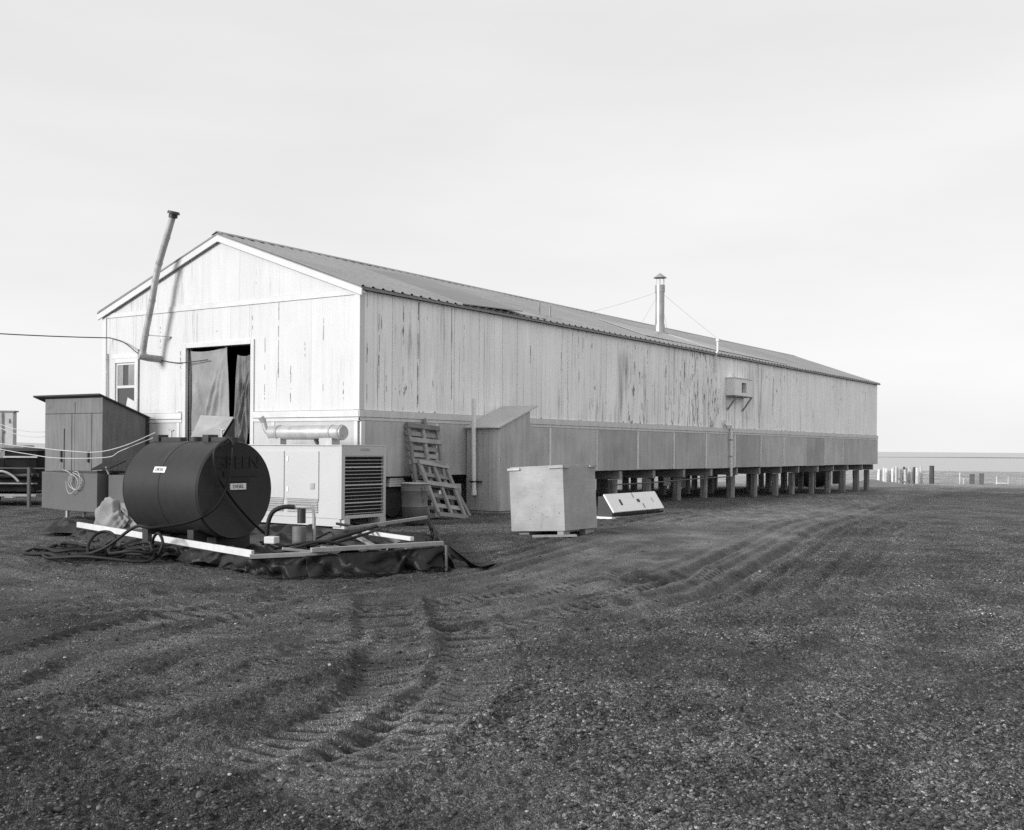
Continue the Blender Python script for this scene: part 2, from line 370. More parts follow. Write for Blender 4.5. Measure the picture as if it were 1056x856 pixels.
def ground_h(x, y):
    h = base_h(x, y); fine = np.zeros(x.shape); damp_shade = np.zeros(x.shape)
    r = np.hypot(x - CAMP.x, y - CAMP.y)
    k = np.clip(1.3 - r / 90, 0, 1)
    und = vnoise(x, y, .35, 1) * .07 * np.clip(1.4 - r / 90, .25, 1) + vnoise(x, y, .9, 2) * .05 * np.clip(1.4 - r / 45, 0, 1) + vnoise(x, y, 2.3, 3) * .055 * np.clip(1.4 - r / 24, 0, 1)
    near = np.clip(1.2 - r / 30, 0, 1)
    rough = vnoise(x, y, 5, 4) * .026 + vnoise(x, y, 12, 5) * .024 + vnoise(x, y, 27, 6) * .024 + vnoise(x, y, 55, 7) * .016
    # the graded road with its ruts
    d, side, arc, _ = polydist(x, y, ROAD); sd = d * side + vnoise(x, y, .22, 21) * .3
    wide = np.clip((2.2 - np.abs(sd)) / .9, 0, 1)
    ex = np.clip((x + 8.5) / 4, 0, 1)
    fine = np.maximum(fine, wide * (.35 + .6 * ex))
    rut = np.zeros(x.shape)
    for o, wd, dp in ((-2.3, .05, .03), (-1.95, .07, .05), (-1.55, .05, .03), (-1.2, .08, .055), (-.85, .05, .025), (-.5, .07, .05), (-.15, .05, .03), (.25, .08, .055), (.6, .05, .03), (.95, .07, .05), (1.3, .05, .025), (1.65, .08, .05), (2.05, .06, .035), (2.6, .07, .03), (3.0, .05, .02)):
        q = np.exp(-((sd - o) / wd) ** 2); e = np.exp(-((np.abs(sd - o) - 2.0 * wd) / (.7 * wd)) ** 2)
        m = np.clip(.5 + 2.2 * vnoise(arc, o * 3 + arc * 0, .22, 31), .05, 1)
        rut += (-q * dp + e * dp * .6) * m
    rut *= (.55 + .45 * ex)
    ROUGH = rough * near * (1 - .7 * wide)
    h = h + und * k * (1 - .75 * wide) + 1.15 * rut * np.clip(1.4 - r / 60, 0, 1)
    # single tyre prints with lugs
    cover = np.zeros(x.shape)
    for P, wd, dp, per, amp in TRACKS:
        d, side, arc, L = polydist(x, y, P); d = d + vnoise(x, y, 5, 41) * .05
        ins = np.clip((wd - d) / .05, 0, 1); env = np.clip(arc / .5, 0, 1) * 1.1 * np.clip((L - arc) / .5, 0, 1) * np.clip(1.0 + 1.6 * vnoise(x, y, .8, 51), .35, 1)
        ridge = np.exp(-((d - wd - .07) / .06) ** 2)
        lug = np.sin(2 * math.pi * (arc + side * d * .35) / per)
        lp = np.clip(lug * 1.3, -1, 1) * (.5 + .5 * np.clip(.5 + vnoise(x, y, 2, 52) * 2, 0, 1))
        h = h + env * (-dp * ins + ridge * dp * 1.1 + ins * amp * lp)
        damp_shade = np.maximum(damp_shade, ins * env * (.22 + 1.2 * np.clip(-lp - .05, 0, 1)))  # damp print soil, plus groove shade painted as dark lines between lugs
        damp_shade = np.maximum(damp_shade, env * .75 * np.exp(-((d - wd - .02) / .045) ** 2) * (side < 0))  # darker line along one edge of the print
        fine = np.maximum(fine, ins * env * .55); cover = np.maximum(cover, ins * np.clip(env * 1.6, 0, 1))
    h = h + ROUGH * (1 - .8 * cover)
    # churned heaps
    for cx, cy, sx, sy, a in ((-6.75, -9.49, .7, .25, .07), (-5.0, -8.55, .9, .25, .05), (-9.2, -5.2, .8, .3, .06), (-10.2, -6.1, .7, .2, .05), (-8.2, -9.9, .5, .2, .04), (-11.2, -8.6, .6, .3, .05), (-7.7, -4.9, .5, .3, .05)):
        h = h + a * np.exp(-((x - cx) / sx) ** 2 - ((y - cy) / sy) ** 2) * (1 + 1.6 * vnoise(x, y, 6, 61))
    for cx, cy, ln, wd, a in ((-4.95, -8.8, .75, .16, 1.0), (-6.0, -11.2, .55, .22, .6), (-9.4, -11.75, .5, .25, .45), (-8.8, -12.4, .35, .2, .4), (-5.9, -5.2, .5, .2, .3), (-4.7, -9.2, .3, .15, .5), (-9.0, -8.5, .5, .18, .5), (-10.3, -10.3, .6, .15, .4), (-9.9, -9.6, .3, .2, .45)):
        u = (x - cx) * RT.x + (y - cy) * RT.y; v = (x - cx) * FW.x + (y - cy) * FW.y
        v = v - .35 * u
        dd = np.exp(-(u / ln) ** 2 - (v / (wd * 2)) ** 2) * (1 + 1.6 * vnoise(x, y, 7, 71))
        damp_shade = np.maximum(damp_shade, a * np.clip(dd, 0, 1)); h = h - .03 * a * np.clip(dd, 0, 1)
    lat = -((x + 16.2) * RT.x + (y + 14.6) * RT.y) / np.maximum(1, (x + 16.2) * FW.x + (y + 14.6) * FW.y)
    left_dark = np.clip(.50 + lat * .95 + .75 * vnoise(x, y, .55, 81) + .6 * vnoise(x, y, 1.6, 82) + .45 * vnoise(x, y, 4.5, 83), 0, .85) * np.clip(1.5 - r / 16, 0, 1)  # ground gets darker towards the left of the view, close in
    damp_shade = np.maximum(damp_shade, left_dark * (1 - .45 * cover))
    dd_ = (x + 16.2) * FW.x + (y + 14.6) * FW.y
    ff = np.clip((dd_ - 46) / 22, 0, 1); fine = np.clip(np.maximum(fine, .4 * np.clip(left_dark * 1.6 - .1, 0, 1)), 0, 1) * (1 - ff) + ff * (2 + .6 * vnoise(x, y, .12, 95))
    return h, np.clip(fine, 0, 2), np.clip(damp_shade, 0, 1)
def build_ground():
    a0 = .5942
    ang = np.concatenate([np.linspace(-math.pi, -.62, 60, endpoint=False), np.linspace(-.62, .62, 760, endpoint=False), np.linspace(.62, math.pi, 60, endpoint=False)]) + a0
    rad = np.concatenate([np.linspace(.4, 3.4, 8), 3.6 * np.exp(np.arange(0, 1050) * math.log(24 / 3.6) / 1050), 24 * np.exp(np.arange(0, 150) * math.log(2) / 150), np.linspace(48.2, 148, 150), np.linspace(149, 190, 12)])
    A, Rr = np.meshgrid(ang, rad); x = (CAMP.x + Rr * np.cos(A)).ravel(); y = (CAMP.y + Rr * np.sin(A)).ravel()
    h, fine, damp_shade = ground_h(x, y)
    na, nr = len(ang), len(rad)
    i, j = np.meshgrid(np.arange(na), np.arange(nr - 1)); i2 = (i + 1) % na
    q = np.stack([j * na + i, (j + 1) * na + i, (j + 1) * na + i2, j * na + i2], -1).reshape(-1, 4)
    co = np.stack([x, y, h], -1)
    cx = np.array([[CAMP.x, CAMP.y, 0.]]); co = np.vstack([co, cx]); c = len(co) - 1
    tri = np.stack([np.full(na, c), np.arange(na), (np.arange(na) + 1) % na], -1)
    me = bpy.data.meshes.new('gravel_ground')
    nq, ntx = len(q), len(tri)
    me.vertices.add(len(co)); me.vertices.foreach_set('co', co.ravel())
    me.loops.add(nq * 4 + ntx * 3); me.loops.foreach_set('vertex_index', np.concatenate([q.ravel(), tri.ravel()]))
    me.polygons.add(nq + ntx)
    me.polygons.foreach_set('loop_start', np.concatenate([np.arange(nq) * 4, nq * 4 + np.arange(ntx) * 3]))
    me.update(calc_edges=True)
    for nm, d in (('fine', fine), ('damp_shade', damp_shade)):
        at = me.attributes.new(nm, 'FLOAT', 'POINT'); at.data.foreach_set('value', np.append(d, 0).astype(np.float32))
    me.polygons.foreach_set('use_smooth', np.ones(nq + ntx, bool))
    me.materials.append(MATS['beach_gravel'])
    o = bpy.data.objects.new('gravel_ground', me); COL.objects.link(o); tag(o, kind='structure')
build_ground()
def build_pebbles(N=110000):
    t = (1 + 5 ** .5) / 2
    iv = np.array([(-1, t, 0), (1, t, 0), (-1, -t, 0), (1, -t, 0), (0, -1, t), (0, 1, t), (0, -1, -t), (0, 1, -t), (t, 0, -1), (t, 0, 1), (-t, 0, -1), (-t, 0, 1)]) / math.sqrt(1 + t * t)
    fi = np.array([(0, 11, 5), (0, 5, 1), (0, 1, 7), (0, 7, 10), (0, 10, 11), (1, 5, 9), (5, 11, 4), (11, 10, 2), (10, 7, 6), (7, 1, 8), (3, 9, 4), (3, 4, 2), (3, 2, 6), (3, 6, 8), (3, 8, 9), (4, 9, 5), (2, 4, 11), (6, 2, 10), (8, 6, 7), (9, 8, 1)])
    u = rng.random(N); r = 3.8 * (24 / 3.8) ** (u ** 1.15); a = .5942 + (rng.random(N) - .5) * 1.2
    x = CAMP.x + r * np.cos(a); y = CAMP.y + r * np.sin(a)
    h, fine, _ = ground_h(x, y)
    clump = vnoise(x, y, .8, 91) + .5 * vnoise(x, y, 3, 92)
    keep = (rng.random(N) > fine * .8) & (rng.random(N) < .55 + clump * 1.2) & ~((x > -7.8) & (y > -6.3))
    x, y, h = x[keep], y[keep], h[keep]; N = len(x)
    s = (.0036 + .005 * rng.random(N) ** 2 + .008 * (rng.random(N) ** 14) + .012 * (rng.random(N) ** 80)) * (1 + .02 * np.hypot(x - CAMP.x, y - CAMP.y))
    sc = np.stack([s * (.8 + .6 * rng.random(N)), s * (.8 + .6 * rng.random(N)), s * (.5 + .35 * rng.random(N))], -1)
    V = iv[None] * (1 + .25 * (rng.random((N, 12, 1)) - .5)) * sc[:, None]
    th = rng.random(N) * 6.28; c, sn = np.cos(th), np.sin(th)
    X = V[..., 0] * c[:, None] - V[..., 1] * sn[:, None] + x[:, None]; Y = V[..., 0] * sn[:, None] + V[..., 1] * c[:, None] + y[:, None]
    Z = V[..., 2] + V[..., 0] * .25 * (rng.random((N, 1)) - .5) + (h + sc[:, 2] * .35)[:, None]
    co = np.stack([X, Y, Z], -1).reshape(-1, 3); F = (fi[None] + (np.arange(N) * 12)[:, None, None]).reshape(-1, 3)
    me = bpy.data.meshes.new('loose_pebbles')
    me.vertices.add(len(co)); me.vertices.foreach_set('co', co.ravel())
    me.loops.add(len(F) * 3); me.loops.foreach_set('vertex_index', F.ravel())
    me.polygons.add(len(F)); me.polygons.foreach_set('loop_start', np.arange(len(F)) * 3); me.update(calc_edges=True)
    at = me.attributes.new('rnd', 'FLOAT', 'FACE'); at.data.foreach_set('value', np.repeat(rng.random(N), 20).astype(np.float32))
    me.polygons.foreach_set('use_smooth', np.ones(len(F), bool))
    me.materials.append(MATS['pebble_stone'])
    o = bpy.data.objects.new('loose_pebbles', me); COL.objects.link(o)
    tag(o, 'loose grey and pale beach pebbles strewn over the gravel', 'pebbles', kind='stuff')
build_pebbles()
# sea, far sandbar and low land
tag(MB().add([(-16 + 40000 * math.cos(a), -14 + 40000 * math.sin(a), -2.2) for a in np.linspace(0, 2 * math.pi, 64, endpoint=False)], [tuple(range(64))]).build('sea_water', 'sea_water'), kind='structure')
mb = MB(); c0 = CAMP + FW * 735
def sb(u, v): 
    p = c0 + RT * (u - .3) * 900 + FW * (v - .5) * 22; return (p.x, p.y, -2.35 + (.8 * math.sin(math.pi * v)) * (.75 + .25 * math.sin(u * 31)))
mb.sheet(sb, 160, 8); tag(mb.build('sandbar', 'sandbar', smooth=True), kind='structure')
mb = MB(); c0 = CAMP + FW * 3000
def hl(u, v):
    p = c0 + RT * (-2600 + 1500 * u) + FW * (v * 700); e = min(1, u * 5, (1 - u) * 3)
    return (p.x, p.y, -3 + 17 * max(0, e) * math.sin(math.pi * min(1, v + .02)) * (.85 + .1 * math.sin(u * 9) + .05 * math.sin(u * 37)))
mb.sheet(hl, 90, 8); tag(mb.build('far_hills', 'far_hill', smooth=True), kind='structure')

# ------------------------------------------------------------------ the long building
LEN, WID = 35.7, 8.06
ZE, ZT, ZS, ZR = 4.62, 2.27, .945, 6.1          # eave, top of skirt, bottom of skirt, ridge
SL = (ZR - 4.69) / 4.03
def roofz(y): return 4.69 + SL * min(y, WID - y)
B = thing('long_building', (0, 0, 0), 'long pale weathered board building with ribbed metal gable roof standing on timber pilings', 'building')
# gable boards (front) with door and window cut out
DY0, DY1, DZ0, DZ1 = 3.03, 5.10, 1.05, 3.70
WY0, WY1, WZ0, WZ1 = 6.88, 7.60, 2.27, 3.46
mb = MB(); y = .10
while y < WID - .1:
    w = .3 + random.uniform(-.02, .02); y1 = min(y + w, WID - .1); cuts = []
    dx = random.uniform(0, .003)
    top = lambda yy: min(4.52, 4.52)
    segs = [(ZT - .0, 4.53)]
    for (a, b, c, d) in ((DY0, DY1, DZ0, DZ1), (WY0, WY1, WZ0, WZ1)):
        if y < b and y1 > a:
            if y < a - .03 or y1 > b + .03:       # board split lengthways at the opening edge
                e = a if y < a - .03 else b
                lo, hi = (y, e) if e == a else (e, y1)
                mb.box(-.02 + dx, .02, lo + .003, hi - .003, segs[0][0], 4.53)
                if e == a: y0c, y1c = e, y1
                else: y0c, y1c = y, e
                mb.box(-.02 + dx, .02, y0c + .003, y1c - .003, d, 4.53)
                segs = []
            else: segs = [(d, 4.53)]
    for s0, s1 in segs: gp = random.choice((.0004, .0006, .0008, .001, .004)); mb.box(-.02 + dx, .02, y + gp, y1 - .0003, s0, s1)
    y = y1
mb.build('gable_siding', 'wall_paint_sunlit', B)
mb = MB(); y = .1
while y < WID - .1:                                # upper gable boards under the rake
    y1 = min(y + .3, WID - .1)
    za, zb = roofz(y) - .06, roofz(y1) - .06
    if y < 4.03 < y1: zb = za
    if min(za, zb) > 4.66:
        dx = random.uniform(0, .004)
        mb.loft([(-.024 + dx, y + .0005, 4.655), (-.024 + dx, y1 - .0005, 4.655), (-.024 + dx, y1 - .0005, zb), (-.024 + dx, y + .0005, za)],
                [(.02, y + .0005, 4.655), (.02, y1 - .0005, 4.655), (.02, y1 - .0005, zb), (.02, y + .0005, za)])
    y = y1
mb.build('upper_gable_siding', 'wall_paint_sunlit', B)
MB().box(-.04, .02, .1, WID - .1, 4.535, 4.65).build('gable_belt_board', 'paint_trim', B, bevel=.004)
# long wall boards, both sides (the far side is plain)
mb = MB(); x = .1
while x < LEN - .08:
    x1 = min(x + .3 + random.uniform(-.03, .03), LEN - .08); d = random.uniform(0, .004); gp = random.choice((.0, .001, .002, .002, .004, .012, .016))
    mb.box(x + gp, x1 - .001, -.025 + d, .02, ZT - .0, ZE); x = x1
mb.build('side_siding', 'wall_paint_shaded', B)
MB().box(.1, LEN, WID - .02, WID + .02, ZS, ZE).build('rear_siding', 'wall_paint_shaded', B)
MB().box(LEN - .02, LEN + .02, .0, WID, ZS, ZE).prism([(LEN - .02, 0), (LEN + .02, 0), (LEN + .02, 4), (LEN - .02, 4)], ZE, ZE + .01).build('end_siding', 'wall_paint_shaded', B)
MB().loft([(LEN - .02, 0, ZE), (LEN - .02, WID, ZE), (LEN - .02, 4.03, ZR - .05)], [(LEN + .02, 0, ZE), (LEN + .02, WID, ZE), (LEN + .02, 4.03, ZR - .05)]).build('end_gable', 'wall_paint_shaded', B)
# backing behind boards so the grooves read dark
mb = MB(); mb.box(.03, .06, .05, DY0, 1.0, ZE); mb.box(.03, .06, DY1, WY0, 1.0, ZE); mb.box(.03, .06, WY1, WID - .05, 1.0, ZE)
mb.box(.03, .06, DY0, DY1, DZ1, ZE); mb.box(.03, .06, WY0, WY1, WZ1, ZE); mb.box(.03, .06, WY0, WY1, 1.0, WZ0)
mb.box(.07, LEN - .05, .03, .06, 1.0, ZE)
mb.build('wall_backing', 'black_gap', B)
# corner boards, casing
MB().box(-.045, .1, -.045, .099, ZT + .0, ZE - .02).build('corner_board', 'paint_fascia', B, bevel=.005)
MB().box(-.045, .1, WID - .1, WID + .045, ZS, ZE).build('corner_board', 'paint_fascia', B, bevel=.005)
# skirt: trims, panels, battens
mb = MB(); mb.box(-.05, LEN + .05, -.06, -.026, 2.13, 2.265); mb.box(-.05, LEN + .05, -.045, -.026, 2.06, 2.125)
mb.build('skirt_rail', 'skirt_batten', B, bevel=.004)
for yy0, yy1 in ((-.045, DY0 - .1), (DY1 + .12, WID)):
    mb = MB(); mb.box(-.066, -.021, yy0, yy1, 2.13, 2.262); mb.box(-.05, -.021, yy0, yy1, 2.05, 2.12)
    mb.build('gable_skirt_rail', 'paint_trim', B, bevel=.004)
    MB().box(-.03, .02, max(yy0, 0), yy1, ZS, 2.049).build('gable_skirt_panel', 'skirt_plywood_sunlit', B)
for y in (.0, 2.3, DY1 + .2, DY1 + 1.5): MB().box(-.045, -.031, y, y + .09, ZS, 2.045).build('gable_skirt_batten', 'paint_trim', B)
edges = [.12, 2.42, 4.74, 7.0, 9.35, 11.7, 14.05, 16.4, 18.75, 21.1, 23.4, 25.8, 28.1, 30.5, 32.9, LEN + .05]
for a, b in zip(edges[:-1], edges[1:]):
    MB().box(a + .003, b - .003, -.04, -.005, ZS + random.uniform(-.012, .012), 2.055, random.random()).build('skirt_panel', 'skirt_plywood', B)
for a in edges[1:-1]:
    MB().box(a - .04, a + .04, -.058, -.041, ZS + .02, 2.05).build('skirt_batten', 'skirt_batten', B)
MB().box(.0, .11, -.062, -.022, ZS, 2.055).build('skirt_corner_board', 'paint_trim', B)
MB().box(LEN - .0, LEN + .05, 0, .4, ZS, 2.055).build('skirt_return', 'skirt_plywood', B)
# opened seams and bare dashes where paint has gone along the board joints
mb = MB(); rsm = random.Random(31)
for yy, z0, z1, n_, w_ in ((2.62, 2.5, 3.7, 9, .009), (2.22, 2.9, 4.35, 12, .009), (1.86, 2.4, 3.3, 9, .011), (1.46, 3.3, 3.7, 4, .008), (.95, 2.4, 4.2, 4, .005), (.4, 2.35, 3.0, 4, .007), (5.3, 3.2, 3.8, 6, .014), (4.1, 3.98, 4.05, 2, .03), (6.0, 3.7, 4.4, 4, .006), (3.0, 4.0, 4.5, 4, .005), (2.9, 4.8, 5.3, 3, .006)):
    for k in range(n_):
        z = rsm.uniform(z0, z1); h = rsm.uniform(.03, .2) * (z1 - z0) / 1.2; o_ = rsm.uniform(-.006, .006); a = w_ * rsm.uniform(.4, 1.1)
        mb.box(-.0262 - .00002 * k, -.022, yy + o_, yy + o_ + a, z, min(z + h, 4.53 if z < 4.53 else 5.4))
mb.build('open_seam', 'open_joint', B)['kind'] = 'stuff'
mb = MB()
rows = [(.2, 6, .012), (.55, 6, .010), (1.3, 6, .012), (1.78, 20, .022), (2.95, 9, .014), (3.4, 7, .010)] + [(rsm.uniform(4.2, 35), rsm.choice((1, 2, 3, 5)), rsm.uniform(.008, .018)) for _ in range(22)] + [(rsm.uniform(12.5, 18.5), rsm.choice((3, 5, 7)), rsm.uniform(.012, .04)) for _ in range(10)]
for xx, n_, w_ in rows:
    zc = rsm.uniform(2.5, 4.3)
    for k in range(n_):
        z = rsm.uniform(2.3, 4.5) if n_ > 5 else zc + rsm.uniform(-.5, .5); z = min(max(z, 2.28), 4.5)
        h = rsm.uniform(.08, .6) * rsm.random() + .04; a = w_ * rsm.uniform(.35, 1.1); o_ = rsm.uniform(-.012, .012)
        mb.box(xx + o_, xx + o_ + a, -.0262 - .00002 * k, -.02, z, min(z + h, 4.58))
mb.build('open_seam', 'open_joint', B)['kind'] = 'stuff'
# nail heads / drips along the foot of the boards
mb = MB()
for k in range(110):
    x = random.uniform(.1, LEN - .2); w_ = random.uniform(.01, .05)
    mb.box(x, x + w_, -.034 - .0001 * k, -.0255, 2.266, 2.268 + random.uniform(.008, .05) * random.random())
mb.build('board_end_drip', 'stove_pipe_metal', B)['kind'] = 'stuff'
# floor deck and under-structure
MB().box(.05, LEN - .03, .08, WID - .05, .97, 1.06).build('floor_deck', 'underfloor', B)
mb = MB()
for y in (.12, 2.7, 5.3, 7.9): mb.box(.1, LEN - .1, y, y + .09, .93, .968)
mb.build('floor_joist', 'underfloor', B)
bx = [.6, 2.65, 4.7, 6.75, 8.8, 10.85, 12.9, 14.95, 17.02, 19.15, 21.22, 23.33, 25.26, 27.52, 29.48, 31.45, 33.56, 35.2]
protos = []
for i in range(3):
    mb = MB(); n = 12; v = []
    for j, z in enumerate((-.5, -.1, .25, .45, .68)):
        for k in range(n):
            a = 2 * math.pi * k / n
            rr = .118 + .01 * math.sin(3 * a + i) + random.uniform(-.006, .006)
            sx, sy = math.cos(a), math.sin(a); q = max(abs(sx), abs(sy)) ** .86
            v.append((rr * sx / q + .004 * j * (i - 1), rr * sy / q, z))
    f = [(j * n + k, j * n + (k + 1) % n, (j + 1) * n + (k + 1) % n, (j + 1) * n + k) for j in range(4) for k in range(n)] + [tuple(range(4 * n, 5 * n))]
    mb.add(v, f); protos.append(mb)
pm = [None] * 3
for i, x in enumerate(bx):
    mb = MB(); mb.box(x - .14, x - .012, -.0, WID - .1, .69, .925); mb.box(x + .012, x + .14, .06, WID - .1, .69, .925)
    mb.build('pile_cap_beam', 'beam_timber', B, bevel=.006)
    for y in (.28, 2.85, 5.4, 7.8):
        q = random.randrange(3)
        if pm[q] is None:
            o = protos[q].build('piling', 'piling_timber', B, smooth=True, angle=30); pm[q] = o
        else:
            o = pm[q].copy(); COL.objects.link(o)
        o.location = (x + random.uniform(-.03, .03), y + random.uniform(-.04, .04), 0); o.rotation_euler = (random.uniform(-.02, .02), random.uniform(-.02, .02), random.uniform(-.15, .15)); k_ = random.uniform(.85, 1.18); o.scale = (k_, k_ * random.uniform(.9, 1.1), 1)
# roof
def roof_side(y0, y1, x0, x1, lift, pitch=.3, rise=.034):
    xs = []; x = x0
    while x < x1 - .01:
        for dx, dz in ((0, 0), (.035, rise), (.075, rise), (.11, 0)):
            if x + dx < x1: xs.append((x + dx, dz))
        x += pitch
    xs.append((x1, 0)); v = []; f = []
    ys = [y0 + (y1 - y0) * k / 3 for k in range(4)]
    for yy in ys:
        for xx, dz in xs: v.append((xx, yy, roofz(yy) + lift + dz + .006 * math.sin(xx * 1.7 + yy)))
    n = len(xs)
    for j in range(3):
        for i in range(n - 1): f.append((j * n + i, j * n + i + 1, (j + 1) * n + i + 1, (j + 1) * n + i))
    return v, f
rf = MB(); rf.add(*roof_side(-.14, 4.03, -.12, LEN + .12, .03)); rf.add(*roof_side(WID + .14, 4.03, -.12, LEN + .12, .03))
RF = rf.build('roof', 'roof_metal', B, solid=.008)
mb = MB(); 
for s in (-1, 1):
    y = 4.03 + s * .16
    mb.loft([(-.13, 4.03, ZR + .085), (-.13, y, roofz(y) + .07), (-.13, y, roofz(y) + .06), (-.13, 4.03, ZR + .07)], [(LEN + .13, 4.03, ZR + .085), (LEN + .13, y, roofz(y) + .07), (LEN + .13, y, roofz(y) + .06), (LEN + .13, 4.03, ZR + .07)])
mb.build('ridge_cap', 'roof_metal', B)
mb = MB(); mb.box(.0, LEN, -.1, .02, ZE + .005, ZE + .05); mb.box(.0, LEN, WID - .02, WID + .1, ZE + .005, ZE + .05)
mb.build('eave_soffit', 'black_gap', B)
mb = MB(); mb.box(-.1, LEN + .1, -.125, -.1, ZE - .0, ZE + .055); mb.build('eave_board', 'roof_metal', B)
# rake boards on the gable: wide white board, thin dark shadow gap above
def rake(x0, x1, lo, hi, material, name):
    mb = MB()
    for s in (0, 1):
        f = lambda y: (y if s == 0 else WID - y)
        pts = [(-.14, 4.69 - SL * .14), (4.03, ZR)]
        a = [(x0, f(pts[0][0]), pts[0][1] + lo), (x0, f(4.03), ZR + lo), (x0, f(4.03), ZR + hi), (x0, f(pts[0][0]), pts[0][1] + hi)]
        mb.loft(a, [(x1,) + p[1:] for p in a])
    return mb.build(name, material, B)
rake(-.11, -.075, -.14, -.0, 'paint_fascia', 'rake_board')
rake(-.125, -.02, .004, .024, 'roof_metal', 'rake_flashing')
rake(-.074, .0, -.09, -.05, 'paint_trim', 'rake_soffit')
# patched sheets on the roof and small vents
def patch(name, pts, lift, material, th=.012):
    a = [(x, y, roofz(y) + lift) for x, y in pts]; return MB().loft([(x, y, z - th) for x, y, z in a], a).build(name, material, B)
a = [(x, y, roofz(y) + l) for x, y, l in ((3.2, -.13, .066), (5.6, -.13, .16), (5.45, 2.9, .13), (3.2, 2.9, .066))]
MB().loft([(x, y, z - .02) for x, y, z in a], a).build('roof_patch', 'roof_metal', B)
patch('roof_patch', [(5.7, .0), (6.9, .0), (6.5, 1.2), (5.6, 2.9)], .072, 'roof_galvanised')
patch('roof_patch', [(13.2, .5), (17.9, .3), (17.6, 2.1), (13.4, 2.3)], .085, 'roof_galvanised')
patch('roof_patch', [(17.95, .3), (24.2, .05), (20.5, 1.5), (17.8, 2.0)], .09, 'roof_galvanised')
for x, y, h in ((7.46, .6, .38), (7.98, .6, .34)): MB().tube([(x, y, roofz(y)), (x, y, roofz(y) + h)], .028, 8).build('roof_vent_pipe', 'stove_pipe_metal', B, smooth=True)
mb = MB(); mb.tube([(17.0, -.09, 4.05), (17.0, -.09, 4.6), (17.0, -.16, 4.75), (17.0, -.16, 5.06)], .04, 8); mb.tube([(17.0, -.16, 5.06), (17.0, -.16, 5.14)], .065, 8)
mb.build('wall_vent_pipe', 'white_enamel', B, smooth=True)
# chimney with guy wires
cx, cy = 17.95, 2.4; zb = roofz(cy)
ch = MB().tube([(cx, cy, zb - .05), (cx, cy, 7.17)], .155, 20).build('chimney', 'galvanised', B, smooth=True)
mb = MB(); mb.tube([(cx, cy, zb), (cx, cy, zb + .32)], [.2, .17], 20); mb.build('flashing', 'galvanised', ch, smooth=True); mb = MB(); mb.tube([(cx, cy, 6.95), (cx, cy, 7.19)], .172, 20)
mb.build('collar', 'galvanised', ch, smooth=True)
mb = MB(); mb.tube([(cx, cy, 7.44), (cx, cy, 7.6)], [.235, .02], 20)
for k in range(4): a = k * math.pi / 2 + .5; mb.beam((cx + .13 * math.cos(a), cy + .13 * math.sin(a), 7.15), (cx + .13 * math.cos(a), cy + .13 * math.sin(a), 7.46), .025, .012)
mb.build('rain_cap', 'stove_pipe_metal', ch, smooth=True)
for gx, gy in ((15.9, 4.0), (13.9, 1.2), (21.0, 3.6), (20.4, .6)):
    MB().tube(sag((cx, cy, 6.98), (gx, gy, roofz(gy) + .05), .03, 6), .0045, 5).build('guy_wire', 'galvanised', ch)
# leaning stove pipe on the gable
sp = smooth_path([(-.45, 6.07, 3.56), (-.45, 5.97, 4.01), (-.45, 5.75, 4.76), (-.45, 5.65, 5.18), (-.45, 5.52, 5.56), (-.45, 5.27, 6.11), (-.45, 5.08, 6.53)], 4)
P = MB(); 
for i in range(0, len(sp) - 1, 4): P.tube(sp[i:i + 5], .07, 14)
SPP = P.build('stove_pipe', 'stove_pipe_metal', B, smooth=True)
mb = MB(); mb.tube([(-.45, 6.085, 3.5), (-.45, 6.06, 3.63)], .085, 14); mb.tube([(-.52, 6.1, 3.54), (-.3, 6.03, 3.5), (-.02, 5.98, 3.49)], .078, 14); mb.build('pipe_elbow', 'stove_pipe_metal', SPP, smooth=True)
mb = MB(); mb.tube([(-.45, 5.065, 6.52), (-.45, 5.05, 6.6)], .095, 14); mb.tube([(-.45, 5.05, 6.6), (-.45, 5.035, 6.66)], [.14, .12], 14); mb.build('pipe_cap', 'black_steel', SPP, smooth=True)
mb = MB(); mb.beam((-.45, 5.95, 4.0), (-.02, 5.62, 3.98), .05, .012)
for i in (4, 8, 12, 16, 20): mb.tube([sp[i] - (sp[i + 1] - sp[i]).normalized() * .03, sp[i] + (sp[i + 1] - sp[i]).normalized() * .03], .077, 14)
mb.build('pipe_bracket', 'stove_pipe_metal', SPP)
MB().tube([(-.05, 6.76, 2.0), (-.05, 6.76, 3.75)], .022, 8).build('conduit', 'galvanised', B)
MB().tube([(-.06, 7.9, 1.2), (-.06, 7.9, 3.7)], .02, 8).build('conduit', 'stove_pipe_metal', B)
# doorway
mb = MB(); mb.box(-.05, .14, DY0 - .1, DY0, DZ0, DZ1 + .1); mb.box(-.05, .14, DY1, DY1 + .1, DZ0, DZ1 + .1); mb.box(-.05, .14, DY0 + .002, DY1 - .002, DZ1, DZ1 + .1)
mb.build('door_frame', 'paint_trim', B, bevel=.006)
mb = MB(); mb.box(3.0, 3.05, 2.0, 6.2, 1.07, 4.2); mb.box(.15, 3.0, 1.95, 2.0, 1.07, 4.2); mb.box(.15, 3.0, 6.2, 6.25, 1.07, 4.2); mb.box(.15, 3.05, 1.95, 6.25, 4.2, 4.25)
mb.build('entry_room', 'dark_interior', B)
MB().box(-.02, .2, DY1 + .13, DY1 + .28, 1.2, 2.3).build('door_post', 'grey_board', B, bevel=.004)
